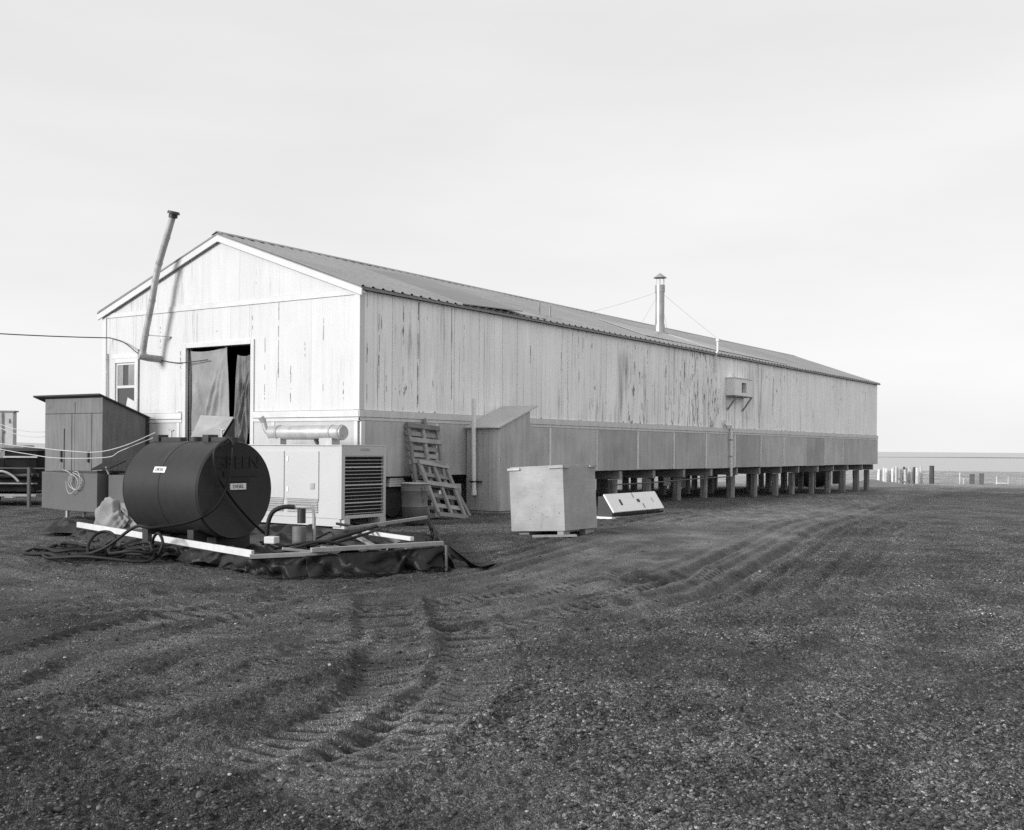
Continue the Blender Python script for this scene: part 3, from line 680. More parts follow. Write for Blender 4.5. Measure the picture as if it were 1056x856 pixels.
# window
WN = MB(); WN.box(-.05, .1, WY0 - .09, WY0, WZ0 - .1, WZ1 + .1); WN.box(-.05, .1, WY1, WY1 + .09, WZ0 - .1, WZ1 + .1); WN.box(-.055, .1, WY0 - .12, WY1 + .12, WZ1 + .101, WZ1 + .18); WN.box(-.07, .1, WY0 - .1, WY1 + .1, WZ0 - .16, WZ0 - .101)
WN.box(-.05, .1, WY0, WY1, WZ1, WZ1 + .1); WN.box(-.05, .1, WY0, WY1, WZ0 - .1, WZ0)
wn = WN.build('window', 'paint_trim', B, bevel=.004)
mb = MB(); zc = 2.9
for a, b in ((WY0, WY0 + .05), (WY1 - .05, WY1)): mb.box(-.015, .03, a + .001, b - .001, WZ0 + .001, WZ1 - .001)
mb.box(-.018, .032, WY0 + .051, WY1 - .051, zc - .03, zc + .03); mb.box(-.018, .032, WY0 + .051, WY1 - .051, WZ1 - .05, WZ1 - .002); mb.box(-.018, .032, WY0 + .051, WY1 - .051, WZ0 + .002, WZ0 + .05)
mb.build('sash', 'paint_fascia', wn)
MB().box(.006, .012, WY0 + .045, WY1 - .045, WZ0 + .03, WZ1 - .03).build('pane', 'glass', wn)
mb = MB(); mb.box(-.006, .004, WY0 + .052, WY0 + .28, zc + .032, WZ1 - .052); mb.box(-.006, .004, WY1 - .25, WY1 - .052, zc + .032, WZ1 - .052)
mb.build('blind', 'canvas_pale', wn)
mb = MB(); mb.loft([(-.008, WY0 + .06, WZ0 + .05), (-.008, WY0 + .4, WZ0 + .05), (-.008, WY0 + .3, zc - .25), (-.008, WY0 + .06, zc - .34)], [(.002, WY0 + .06, WZ0 + .05), (.002, WY0 + .4, WZ0 + .05), (.002, WY0 + .3, zc - .25), (.002, WY0 + .06, zc - .34)])
mb.build('curtain', 'curtain_cloth', wn)

# tarps hung in the doorway
def tarp(name, pts_top, pts_bot, material, label, folds, seed, nu=60, nv=60):
    rs = random.Random(seed); ph = [rs.uniform(0, 6.28) for _ in range(8)]
    (ya, za), (yb, zb) = pts_top; (yc, zc), (yd, zd) = pts_bot
    def fn(u, v):
        y = (ya + (yb - ya) * u) * (1 - v) + (yc + (yd - yc) * u) * v
        z = (za + (zb - za) * u - .05 * math.sin(math.pi * u)) * (1 - v) + (zc + (zd - zc) * u) * v
        w = 0
        for k in range(folds):
            w += math.sin((u * (2.5 + 2.1 * k) + v * (1.4 - 1.1 * k)) * 3.0 + ph[k]) / (1.5 + k)
        diag = math.exp(-((u - .92 + .62 * v) / .05) ** 2) + .7 * math.exp(-((u - .84 + .75 * v) / .035) ** 2) + .5 * math.exp(-((u - .95 + .35 * v) / .04) ** 2)
        return (.05 + (.05 * w + .03 * abs(math.sin(9 * u + 5 * v + ph[6])) + .02 * abs(math.sin(17 * u - 6 * v + ph[7]))) * (.3 + v) - .09 * diag * min(1, v * 3), y, z)
    o = MB().sheet(fn, nu, nv).build(name, material, smooth=True, angle=180, solid=.004)
    return tag(o, label, 'tarp', 'tarps hung in the doorway')
tarp('door_tarp', ((5.08, 3.64), (3.86, 3.69)), ((4.95, 1.3), (3.72, 1.3)), 'canvas_pale', 'wide pale canvas tarp hanging taut over the left of the doorway', 4, 3)
tarp('door_tarp', ((3.55, 3.5), (3.06, 3.52)), ((3.72, 1.3), (3.3, 1.3)), 'canvas_dark', 'narrow dark crumpled tarp hanging at the right of the doorway', 6, 9)

# ------------------------------------------------------------------ wall air conditioner, downpipe, under-floor pipe
AC = thing('wall_air_conditioner', (18.7, -.05, 3.3), 'pale box shaped air conditioner on two struts high on the long wall', 'air conditioner')
mb = MB(); mb.box(18.0, 18.6, -.34, -.03, 3.36, 3.93); mb.box(19.0, 19.5, -.34, -.03, 3.36, 3.93); mb.box(18.6, 19.0, -.34, -.03, 3.8, 3.93); mb.box(18.6, 19.0, -.34, -.03, 3.36, 3.46)
mb.build('housing', 'white_enamel', AC)
MB().box(18.6, 19.0, -.2, -.03, 3.46, 3.8).build('grille', 'black_steel', AC)
MB().box(17.97, 19.53, -.37, -.03, 3.931, 3.95).build('cover', 'white_enamel', AC)
MB().box(17.98, 19.52, -.36, -.03, 3.32, 3.355).build('shelf', 'grey_board', AC)
for x in (18.1, 19.4): MB().beam((x, -.36, 3.32), (x, -.045, 2.88), .05, .05).build('strut', 'grey_board', AC)
DP = thing('waste_pipe', (18.2, -.1, .6), 'thin pale jointed waste pipe running down the skirting under the air conditioner', 'pipe')
MB().tube([(18.22, -.13, 2.34), (18.25, -.13, .66)], .045, 10).build('pipe', 'white_enamel', DP, smooth=True)
mb = MB(); mb.tube([(17.75, -.1, 2.52), (17.75, -.1, 2.4), (17.8, -.12, 2.36), (18.22, -.13, 2.36)], .042, 10); mb.build('elbow', 'white_enamel', DP, smooth=True)
mb = MB()
for z in (2.2, 1.85, 1.3): mb.tube([(18.24, -.13, z), (18.24, -.13, z + .05)], .058, 10)
mb.build('coupling', 'galvanised', DP, smooth=True)
CP = MB(); CP.tube([(10.2, -.1, .56), (13.0, -.1, .58), (15.5, -.1, .63), (18.3, -.12, .66)], .018, 8)
tag(CP.build('conduit_run', 'bin_steel'), 'thin metal conduit run sideways along the pilings under the skirting', 'pipe')
for x, y, w_, z0, z1, l, m_ in ((16.55, 1.5, .5, .34, .8, 'small white sheet hung between pilings beneath the floor', 'white_board'), (17.7, 1.6, .75, .24, .72, 'wide grey panel hung beneath the floor behind the conduit', 'grey_board')):
    mb = MB(); mb.box(x, x + w_, y, y + .05, z0, z1); mb.box(x + .02, x + .06, y - .02, y, z1 - .02, .93); mb.box(x + w_ - .06, x + w_ - .02, y - .02, y, z1 - .02, .93)
    tag(mb.build('hanging_panel', m_, bevel=.004), l, 'panel')

# ------------------------------------------------------------------ small lean-to shed on the long wall
g0 = .1
SH = thing('plywood_shed', (4.05, -.5, g0), 'small weathered plywood shed with sloping roof built against the long wall', 'shed')
x0, x1, y0, y1 = 3.48, 4.66, -.97, -.07
def shroof(x): return 2.0 + (x - x0) * .335
mb = MB(); mb.box(x0, x0 + .02, y0 + .3, y1, .16, shroof(x0)); mb.box(x0, x0 + .02, y0 + .021, y0 + .296, .16, shroof(x0)); mb.build('front_wall', 'shed_plywood', SH)
mb = MB()
for a, b in ((x0, x0 + .3), (x0 + .304, x1 - .12), (x1 - .116, x1)):
    mb.loft([(a, y0, .16), (b, y0, .16), (b, y0, shroof(b)), (a, y0, shroof(a))], [(a, y0 + .02, .16), (b, y0 + .02, .16), (b, y0 + .02, shroof(b)), (a, y0 + .02, shroof(a))])
mb.build('side_wall', 'shed_plywood', SH)
MB().box(x1 - .02, x1, y0 + .021, y1, .16, shroof(x1)).build('rear_wall', 'shed_plywood', SH)
a = [(x0 - .1, y0 - .05, shroof(x0 - .1)), (x1 + .27, y0 - .05, shroof(x1 + .27)), (x1 + .27, y1, shroof(x1 + .27)), (x0 - .1, y1, shroof(x0 - .1))]
MB().loft([(p[0], p[1], p[2] + .004) for p in a], [(p[0], p[1], p[2] + .03) for p in a]).build('roof', 'shed_roofing', SH)
mb = MB(); mb.box(x0 + .02, x1 - .1, y0 + .03, y1, .04, .15); mb.build('sill', 'beam_timber', SH)
mb = MB(); mb.box(x0 - .015, x0, y0 - .02, y0 + .06, .16, shroof(x0) - .01); mb.build('corner_batten', 'shed_plywood', SH)
VP = thing('vent_pipe', (3.4, -.4, .5), 'straight white plastic pipe strapped upright to the small shed front', 'pipe')
MB().tube([(3.37, -.36, .52), (3.37, -.33, 2.62)], .05, 14).build('pipe', 'white_enamel', VP, smooth=True)
mb = MB(); mb.tube([(3.37, -.36, .78), (3.37, -.36, .81)], .058, 14); mb.box(3.4, 3.479, -.5, -.2, .78, .81); mb.build('strap', 'black_steel', VP)
MB().tube([(3.37, -.361, .5), (3.37, -.36, .6)], .06, 14).build('coupling', 'white_enamel', VP, smooth=True)

# ------------------------------------------------------------------ crate, sloping hatch
CR = thing('plywood_crate', (-.45, -4.8, gz(-.45, -4.8)), 'large square pale plywood crate standing on wooden blocks in the gravel', 'crate')
rot = Matrix.Translation((-.97, -5.34, .2)) @ Matrix.Rotation(R(-3.3), 4, 'X') @ Matrix.Rotation(R(.3), 4, 'Y')
def rb(mb, a, b, c, d, e, f): 
    M_ = rot @ Matrix.Translation(((a + b) / 2, (c + d) / 2, (e + f) / 2)); return mb.obox(M_, b - a, d - c, f - e)
w_ = 1.05
rb(MB(), 0, .02, 0, w_, 0, w_).build('front_panel', 'crate_plywood', CR, bevel=.003)
rb(MB(), .021, w_, 0, .02, 0, w_).build('side_panel', 'crate_plywood', CR, bevel=.003)
rb(MB(), .021, w_, w_ - .02, w_, 0, w_).build('side_panel', 'crate_plywood', CR)
rb(MB(), w_ - .02, w_, .021, w_ - .021, 0, w_).build('rear_panel', 'crate_plywood', CR)
rb(MB(), .01, w_ - .01, .01, w_ - .01, w_ + .001, w_ + .02).build('lid', 'crate_plywood', CR, bevel=.003)
mb = MB(); rb(mb, -.03, -.0, -.02, .26, w_ - .03, w_ + .005); rb(mb, -.03, -.0, w_ - .22, w_ + .02, w_ - .035, w_ - .0); rb(mb, .0, .2, -.028, -.001, w_ - .03, w_ + .005); rb(mb, w_ - .2, w_ + .03, -.025, -.001, w_ - .02, w_ + .01)
mb.build('lid_batten', 'stove_pipe_metal', CR)
rb(MB(), .021, w_ - .021, .021, w_ - .021, .001, .03).build('base', 'crate_plywood', CR)
gc = gz(-.9, -5)
for (a, b, c, d) in ((-.95, -.75, -5.3, -5.18), (-.25, .05, -5.30, -5.18), (-.9, -.5, -4.6, -4.4), (-.2, .05, -4.6, -4.4)): MB().box(a, b, c, d, gc - .1, .195 + (c + 5.34) * -.058).build('block', 'grey_board', CR, bevel=.005)
MB().beam((-1.25, -4.9, gc + .035), (-.8, -5.45, gc + .05), .14, .03).build('shim', 'grey_board', CR)
HT = thing('sloping_hatch', (4.7, -3.6, -.0), 'low white painted hatch box with steeply sloping lid on the gravel beside the crate', 'hatch')
hx0, hx1 = 3.56, 5.86
def hb(mb, x0, x1, prof): return mb.loft([(x0, a, b + .05) for a, b in prof], [(x1, a, b + .05) for a, b in prof])
hb(MB(), hx0 + .05, hx1 - .05, [(-3.68, .02), (-3.35, .02), (-3.35, .50), (-3.5, .50), (-3.68, .18)]).build('box', 'black_steel', HT)
lid = hb(MB(), hx0, hx1, [(-3.76, .19), (-3.73, .17), (-3.49, .535), (-3.52, .555)]).build('lid', 'hatch_paint', HT, bevel=.006)
MB().box(hx0 - .02, hx1, -3.8, -3.72, .0, .14).build('sill', 'grey_board', HT, bevel=.006)
MB().box(hx0 - .02, hx0 + .35, -3.715, -3.3, .0, .14).build('end_sill', 'hatch_paint', HT)
def on_lid(x, t, dx, dt, th):
    d = Vector((0, .24, .365)); p = Vector((x, -3.76, .24)) + d * t; n = Vector((0, -.365, .24)).normalized()
    return MB().beam(p + n * .006, p + d * dt + n * .006, dx, th, up=n)
on_lid(4.05, .35, .06, .3, .02).build('handle', 'black_steel', lid)
on_lid(4.85, .45, .1, .16, .02).build('latch', 'black_steel', lid); on_lid(4.72, .7, .03, .28, .01).build('seam', 'stove_pipe_metal', lid); on_lid(4.98, .1, .03, .25, .01).build('seam', 'stove_pipe_metal', lid); on_lid(5.5, .4, .02, .25, .01).build('seam', 'stove_pipe_metal', lid)
mb = MB()
for a, b in ((3.8, 4.9), (5.0, 5.3), (5.45, 5.75)): mb.box(a, b, -3.79, -3.775, .155, .19)
mb.build('slot', 'black_gap', HT)

# ------------------------------------------------------------------ pallets leaning on the wall
def pallet(top, bot, right, nb, label, seed, slats_both=True, blocks=True):
    """top / bot = middle of the upper and lower ends, right = direction along the width"""
    rs = random.Random(seed); top, bot = Vector(top), Vector(bot); up = (top - bot); L = up.length; up.normalize()
    r = Vector(right).normalized(); n = r.cross(up); n = -n if n.y > 0 else n
    r = up.cross(n) if up.cross(n).dot(Vector(right)) > 0 else n.cross(up)
    PL = thing('wooden_pallet', bot, label, 'pallet', 'pallets leaning by the wall')
    W = 1.06
    def bar(u0, v0, u1, v1, depth, wd, th, name):
        p = bot + r * u0 + up * v0 + n * depth; q = bot + r * u1 + up * v1 + n * depth
        MB().beam(p, q, wd, th, up=n).build(name, 'pallet_board', PL, bevel=.003)
    for u in (-W / 2 + .05, 0, W / 2 - .05): bar(u, 0, u, L, 0, .09, .05, 'stringer')
    for k in range(nb):
        v = .06 + (L - .12) * k / (nb - 1)
        bar(-W / 2 - rs.uniform(0, .03), v + rs.uniform(-.01, .01), W / 2 + rs.uniform(0, .03), v + rs.uniform(-.01, .01), -.036, .095, .02, 'deck_board')
        if k % 3 == 0 or k == nb - 1: bar(-W / 2, v, W / 2, v, .036, .1, .02, 'bottom_board')
    return PL
pallet((1.86, -.1, 2.02), (1.78, -.42, .72), (1, 0, 0), 9, 'upper tall grey pallet leaning against the plywood skirting', 1)
pallet((1.95, -.30, 1.22), (1.85, -.95, .07), (1, .1, 0), 6, 'lower grey pallet leaning with its foot on the gravel', 2)
pallet((1.95, -.2, .95), (1.95, -.62, .06), (1, .05, 0), 5, 'third pallet half hidden behind the lower leaning pallet', 3)
MB_ = MB(); MB_.beam((2.45, -.16, 1.25), (2.62, -.82, .06), .09, .03, up=(0, -1, .4))
tag(MB_.build('loose_board', 'pallet_board', bevel=.003), 'single narrow loose board leaning at the right of the pallets', 'board')
MB_ = MB(); MB_.beam((1.92, -.1, 2.14), (2.35, -.12, 1.0), .09, .025, up=(0, -1, .1))
tag(MB_.build('loose_board', 'pallet_board', bevel=.003), 'short upright board propped behind the upper pallet', 'board')

# ------------------------------------------------------------------ drums and boards near the generator
DR = thing('steel_drum', (.15, -1.3, .08), 'open battered grey steel drum standing beside the generator and pallets', 'drum')
dz = gz(.15, -1.3); c = Vector((.15, -1.3, 0))
mb = MB(); n = 24; prof = [(.225, .0), (.24, .3), (.255, .33), (.24, .36), (.25, .6), (.265, .63), (.25, .66), (.255, .76)]
v = [(c.x + r_ * math.cos(2 * math.pi * k / n), c.y + r_ * math.sin(2 * math.pi * k / n), dz + z) for r_, z in prof for k in range(n)]
mb.add(v, [(j * n + k, j * n + (k + 1) % n, (j + 1) * n + (k + 1) % n, (j + 1) * n + k) for j in range(len(prof) - 1) for k in range(n)]); mb.build('body', 'drum_steel', DR, smooth=True, solid=.006)
mb = MB(); mb.tube([(c.x + .26 * math.cos(2 * math.pi * k / 24), c.y + .26 * math.sin(2 * math.pi * k / 24), dz + .765) for k in range(25)], .016, 8, caps=False); mb.build('rim', 'galvanised', DR, smooth=True)
mb = MB(); mb.tube([(c.x, c.y, dz + .5), (c.x, c.y, dz + .68)], .235, 20); mb.build('contents', 'dark_interior', DR)
BD = thing('black_drum', (1.15, .35, .1), 'round black drum lying in the dark under the near building corner', 'drum')
MB().tube([(1.15, .1, .42), (1.15, .95, .42)], .31, 28).build('body', 'black_steel', BD, smooth=True)
mb = MB()
for y in (.12, .5, .92): mb.tube([(1.15, y - .015, .42), (1.15, y + .015, .42)], .322, 28)
mb.build('hoop', 'rubber', BD, smooth=True)
for k in range(4):
    z = .6 + .045 * k
    o = MB().box(.9 + .02 * k, 1.45 - .02 * k, -.02 + .01 * k, 1.2, z + .13, z + .17, random.random()).build('sawn_board', 'white_board', bevel=.003)
    tag(o, 'pale sawn board in the small stack under the near building corner', 'board', 'boards stacked under the corner')

# ------------------------------------------------------------------ generator
GX0, GX1, GY0, GY1, GZ0, GZ1 = -1.67, -.46, -1.1, 1.75, .24, 1.57
G = thing('diesel_generator', (-1.06, .3, .1), 'white boxy diesel generator with slatted radiator end and muffler on top', 'generator')
MB().box(GX0 + .012, GX1, GY0 + .09, GY1, GZ0, GZ1 - .02).build('body', 'generator_enamel', G, bevel=.008)
MB().box(GX0 - .012, GX1 + .01, GY0 - .005, GY1 + .01, GZ1 - .019, GZ1).build('roof_panel', 'generator_enamel', G, bevel=.006)
for y0, y1, lou in ((GY0 + .56, GY0 + 1.38, 1), (GY0 + 1.44, GY0 + 2.2, 1), (GY0 + 2.26, GY0 + 2.8, 0)):
    d = MB().box(GX0 - .006, GX0 + .011, y0, y1, GZ0 + .34, GZ1 - .12).build('side_door', 'generator_enamel', G, bevel=.004)
    if y0 < 0: MB().box(GX0 - .018, GX0 - .007, y0 + .09, y0 + .2, .76, .87).build('latch', 'stove_pipe_metal', d, bevel=.003)
    mb = MB()
    for z in (1.26, .7): mb.box(GX0 - .016, GX0 - .007, y1 - .06, y1 - .02, z, z + .09)
    mb.build('hinge', 'label_white', d)
    mb = MB()
    for k in range(5): 
        z = GZ0 + .1 + k * .045
        mb.loft([(GX0 - .001, y0 + .02, z), (GX0 - .02, y0 + .02, z - .0), (GX0 + .011, y0 + .02, z + .03)], [(GX0 - .001, y1 - .02, z), (GX0 - .02, y1 - .02, z - .0), (GX0 + .011, y1 - .02, z + .03)])
    mb.box(GX0 - .004, GX0 + .0115, y0, y1, GZ0 + .31, GZ0 + .335)
    mb.build('vent_louver', 'louver_metal', G)
fy = GY0
mb = MB(); mb.box(GX0, GX0 + .09, fy, fy + .049, GZ0, GZ1 - .02); mb.box(GX1 - .07, GX1, fy, fy + .049, GZ0, GZ1 - .02); mb.box(GX0 + .091, GX1 - .071, fy, fy + .049, GZ1 - .2, GZ1 - .02); mb.box(GX0 + .091, GX1 - .071, fy, fy + .049, GZ0, GZ0 + .06)
mb.build('radiator_frame', 'generator_enamel', G, bevel=.004)
mb = MB(); mb.box(GX0 + .002, GX0 + .09, fy + .05, fy + .089, GZ0, GZ1 - .021); mb.box(GX1 - .07, GX1 - .002, fy + .05, fy + .089, GZ0, GZ1 - .021); mb.build('radiator_cheek', 'generator_enamel', G)
MB().box(GX0 + .091, GX1 - .071, fy + .06, fy + .085, GZ0 + .05, GZ1 - .19).build('radiator_core', 'black_gap', G)
ns = 17; z0, z1 = GZ0 + .09, GZ1 - .21
for k in range(ns):
    z = z0 + (z1 - z0) * k / (ns - 1); wide = k % 5 == 3
    a = [(GX0 + .092, fy + .004, z - (.012 if wide else .006)), (GX0 + .092, fy + .013, z - .004), (GX0 + .092, fy + .013, z + .005), (GX0 + .092, fy + .004, z + (.012 if wide else .006))]
    MB().loft(a, [(GX1 - .072,) + p[1:] for p in a]).build('radiator_slat', 'generator_enamel' if wide else 'louver_metal', G)
mb = MB(); mb.box(GX0 + .5, GX0 + .75, fy - .006, fy - .001, GZ1 - .1, GZ1 - .06); mb.build('badge', 'stove_pipe_metal', G)
mb = MB(); mb.box(GX0 + .02, GX0 + .12, fy + .05, GY1, .1, GZ0 - .002); mb.box(GX1 - .12, GX1 - .02, fy + .05, GY1, .1, GZ0 - .002); mb.box(GX0 + .05, GX0 + .2, fy - .03, fy + .25, .06, GZ0 - .003); mb.box(GX1 - .2, GX1 - .04, fy - .04, fy + .25, .06, GZ0 - .003)
mb.build('skid', 'generator_enamel', G, bevel=.004)
mx = -1.1; zm = 1.80
mf = MB().tube([(mx, 1.3, zm), (mx, 1.28, zm), (mx, -.6, zm), (mx, -.62, zm)], [.1, .135, .135, .125], 24).build('muffler', 'muffler_metal', G, smooth=True, angle=30)
mb = MB()
for y in (-.565, -.34, 1.05): mb.tube([(mx, y - .02, zm), (mx, y + .02, zm)], .145, 24)
mb.build('muffler_band', 'stove_pipe_metal', mf, smooth=True)
mb = MB(); mb.box(mx - .11, mx + .11, -.42, -.1, GZ1 + .001, zm - .1); mb.build('muffler_saddle', 'muffler_metal', mf); mb = MB(); mb.box(mx - .08, mx + .08, .95, 1.25, GZ1 + .001, zm - .1); mb.build('muffler_saddle', 'muffler_metal', mf)
mb = MB(); mb.tube(smooth_path([(mx, 1.28, zm), (mx, 1.4, zm + .02), (mx, 1.45, zm + .1), (mx, 1.5, zm + .24)], 4), .05, 10); mb.tube([(mx, 1.49, zm + .22), (mx - .05, 1.52, zm + .3)], .06, 10)
mb.build('exhaust_tail', 'stove_pipe_metal', mf, smooth=True)
mb = MB(); mb.tube([(mx, .1, zm - .12), (mx - .05, .0, zm - .2), (mx - .05, -.02, GZ1)], .04, 8); mb.build('exhaust_flange', 'black_steel', mf)

# sloping plywood cover in front of the doorway
LP = thing('plywood_hood', (-1.8, 2.2, .08), 'tilted plywood board with dark open side standing behind the fuel tank', 'plywood cover')
A, Bb, C_, D_ = Vector((-2.15, 2.38, 1.67)), Vector((-1.82, 2.48, 2.12)), Vector((-1.5, 1.9, 2.09)), Vector((-1.79, 1.94, 1.67))
nrm = (Bb - A).cross(D_ - A).normalized()
nrm = -nrm if nrm.z < 0 else nrm
MB().loft([A, D_, C_, Bb], [p + nrm * .02 for p in (A, D_, C_, Bb)]).build('board', 'crate_plywood', LP)
mb = MB()
for a, b in ((A, D_), (D_, C_), (C_, Bb), (Bb, A)): mb.add([(a.x + .03, a.y, .1), (b.x + .03, b.y, .1), (b.x + .03, b.y, b.z - .03), (a.x + .03, a.y, a.z - .03)], [(0, 1, 2, 3)])
mb.build('frame_box', 'black_steel', LP)

# ------------------------------------------------------------------ fuel tank
TX, TY0, TY1, TZ, TR = -5.89, -3.07, -1.5, .93, .665
TK = thing('fuel_tank', (TX, -2.2, .1), 'dark horizontal cylindrical fuel tank resting on saddles inside the bunded frame', 'fuel tank')
mb = MB(); prof = [(0, TY0 + .012), (TR - .04, TY0 + .006), (TR - .012, TY0), (TR, TY0 + .02), (TR, (TY0 + TY1) / 2), (TR, TY1 - .02), (TR - .02, TY1), (0, TY1 + .02)]; n = 72
v = []; f = []
for r_, yy in prof:
    for k in range(n): a = 2 * math.pi * k / n; v.append((TX + r_ * math.cos(a), yy, TZ + r_ * math.sin(a)))
for j in range(len(prof) - 1):
    for k in range(n): f.append((j * n + k, (j + 1) * n + k, (j + 1) * n + (k + 1) % n, j * n + (k + 1) % n))
mb.add(v, f); mb.build('shell', 'tank_paint', TK, smooth=True, angle=25)
for yy in (-2.28, TY0 + .03, TY1 - .03):
    mb = MB(); m_ = 72; ring = []
    mb.tube([(TX + (TR + .001) * math.cos(2 * math.pi * k / m_), yy, TZ + (TR + .001) * math.sin(2 * math.pi * k / m_)) for k in range(m_ + 1)], .0045, 6, caps=False); mb.build('weld_seam', 'tank_paint', TK, smooth=True)
for y in (-2.75, -1.8):
    mb = MB(); mb.box(TX - .5, TX + .5, y - .06, y + .06, .1, TZ - TR * .80); mb.build('saddle', 'black_steel', TK)
    MB().box(TX - .27, TX - .12, y - .08, y + .08, .1, .285).build('chock', 'grey_board', TK, bevel=.006)
for y in (-1.72, -2.78):
    mb = MB(); mb.box(TX - .06, TX + .06, y - .27, y + .27, TZ + TR - .02, TZ + TR + .055); mb.box(TX - .1, TX + .08, y + .16, y + .28, TZ + TR - .05, TZ + TR + .09)
    fr = mb.build('lifting_bracket', 'black_steel', TK, bevel=.004)
    mb = MB(); mb.tube([(TX, y - .0, TZ + TR + .05), (TX, y, TZ + TR + .17)], .014, 8); mb.tube([(TX, y - .05, TZ + TR + .15), (TX, y + .05, TZ + TR + .17)], .012, 8); mb.build('valve', 'galvanised', fr)
mb = MB(); mb.tube([(TX, -2.25, TZ + TR - .03), (TX, -2.25, TZ + TR + .06)], .09, 16); mb.build('fill_cap', 'black_steel', TK, smooth=True)
FRM = Matrix.Rotation(R(90), 4, 'X')
def capM(x, z, y=-3.074): return Matrix.Translation((x, y, z)) @ FRM
text('GREEN', 'lettering', capM(-5.86, 1.30), .235, 'tank_lettering', TK, .002, 1.08)
mb = MB(); mb.box(-6.1, -5.5, -3.076, -3.066, 1.115, 1.19); mb.build('lettering_band', 'tank_lettering', TK)
mb = MB(); mb.box(-6.0, -5.64, -3.076, -3.066, 1.045, 1.085); mb.build('lettering_band', 'tank_lettering', TK)
mb = MB(); mb.box(-5.99, -5.71, -3.078, -3.064, .935, 1.02); pl = mb.build('label_plate', 'label_white', TK)
text('DIESEL', 'lettering', capM(-5.85, .977, -3.081), .068, 'label_ink', pl, .001)
n_ = Vector((-.61, 0, .27)).normalized(); up_ = Vector((.27, 0, .61)).normalized(); rt_ = Vector((0, -1, 0))
Ml = Matrix((rt_, up_, n_)).transposed().to_4x4(); Ml.translation = Vector((TX, -2.25, TZ)) + n_ * (TR + .004)
pl = MB().obox(Ml, .24, .085, .008).build('label_plate', 'label_white', TK)
Mt = Ml.copy(); Mt.translation += n_ * .007
text('DIESEL', 'lettering', Mt, .06, 'label_ink', pl, .001)

# ------------------------------------------------------------------ containment frame with liner
RA, RB_, RC, RD = Vector((-5.47, 1.08, .25)), Vector((-7.15, -4.84, .25)), Vector((-6.91, -5.56, .31)), Vector((-5.53, -6.36, .34))
RI, RH = Vector((-1.46, -2.87, .34)), Vector((-3.83, -3.26, .30))
CF = thing('spill_containment', (-5.0, -3.0, .05), 'low timber frame with black plastic liner draped around the fuel tank', 'containment')
MB().beam(RA, RA.lerp(RB_, .985), .04, .085).build('frame_rail', 'white_board', CF, bevel=.004)
MB().beam((-7.4, -5.0, .255), (-6.75, -5.6, .285), .11, .045).build('frame_rail', 'grey_board', CF, bevel=.004)
MB().beam(RC + Vector((-.05, .02, .02)), RD + Vector((.0, 0, .02)), .08, .05).build('frame_rail', 'grey_board', CF, bevel=.004)
MB().beam((-4.85, -4.47, .365), (-5.51, -5.86, .385), .055, .05).build('frame_rail', 'white_board', CF, bevel=.004)
MB().beam(RH, RI, .06, .05).build('frame_rail', 'grey_board', CF, bevel=.004)
for a, b in (((-6.5, -4.6, .26), (-5.6, -5.3, .12)), ((-6.2, -5.0, .28), (-5.0, -4.7, .2)), ((-5.1, -4.5, .35), (-5.5, -5.6, .12)), ((-5.0, -5.4, .2), (-4.6, -4.6, .33)), ((-5.7, -5.7, .3), (-5.0, -5.0, .1))):
    MB().beam(a, b, .08, .03).build('loose_slat', 'grey_board', CF, bevel=.003)
def skirt(P, Q, name, seed, flare=.16, dens=70, n_v=16, zt=-.02, amp=1., top_over=.03):
    rs = random.Random(seed); P, Q = Vector(P), Vector(Q); d = Q - P; L = d.length; n_u = int(L * dens)
    out = Vector((d.y, -d.x, 0)).normalized()
    if (out.x * (P.x + 4.5) + out.y * (P.y + 3.0)) < 0: out = -out
    folds = [(rs.uniform(0, L), rs.uniform(.03, .11), rs.uniform(-.10, .12), rs.uniform(-.35, .35)) for _ in range(int(L * 7))]
    ph = [rs.uniform(0, 6.28) for _ in range(6)]
    def fn(u, v):
        p = P + d * u; s = u * L; g = gz(p.x, p.y) + .015
        w = 0
        for c, wd, am, lean in folds:
            e = (s - c - lean * v) / (wd * (.6 + .8 * v))
            if abs(e) < 3: w += am * math.exp(-e * e)
        w = w * amp * (.12 + v) + .02 * math.sin(23 * s + ph[0] + 5 * v) * v + .012 * math.sin(9 * v + 7 * s + ph[1])
        lo = max(.1, .55 + .45 * math.sin(1.7 * s + ph[2]) + .3 * math.sin(4.1 * s + ph[3]))
        o = top_over + flare * v ** 2.5 * lo + max(w, -.03 - .1 * v)
        z = (p.z + zt) * (1 - v) + g * v + .05 * math.sin(math.pi * v) * math.sin(5.3 * s + ph[4] + 3 * w * 10)
        if v > .85: z += .045 * max(0, math.sin(6.3 * s + ph[5])) * (v - .85) / .15
        q = p + out * o
        return (q.x, q.y, z)
    return MB().sheet(fn, n_u, n_v).build(name, 'liner', CF, smooth=True, angle=180, solid=.004)
skirt(RA, RB_, 'liner_skirt', 3, flare=.1, amp=.55, zt=-.04); skirt((-7.42, -4.95, .25), (-6.8, -5.6, .29), 'liner_skirt', 4, amp=1.1); skirt(RC + Vector((-.1, .06, -.02)), RD, 'liner_skirt', 5, flare=.18, amp=1.1); skirt(RD, RI, 'liner_skirt', 6, flare=.2)
mb = MB(); rsf = random.Random(21)
bumps = [(rsf.uniform(-7.2, -1.6), rsf.uniform(-6, .6), rsf.uniform(.06, .3), rsf.uniform(.04, .2), rsf.uniform(0, 3.14), rsf.uniform(.02, .13)) for _ in range(170)]
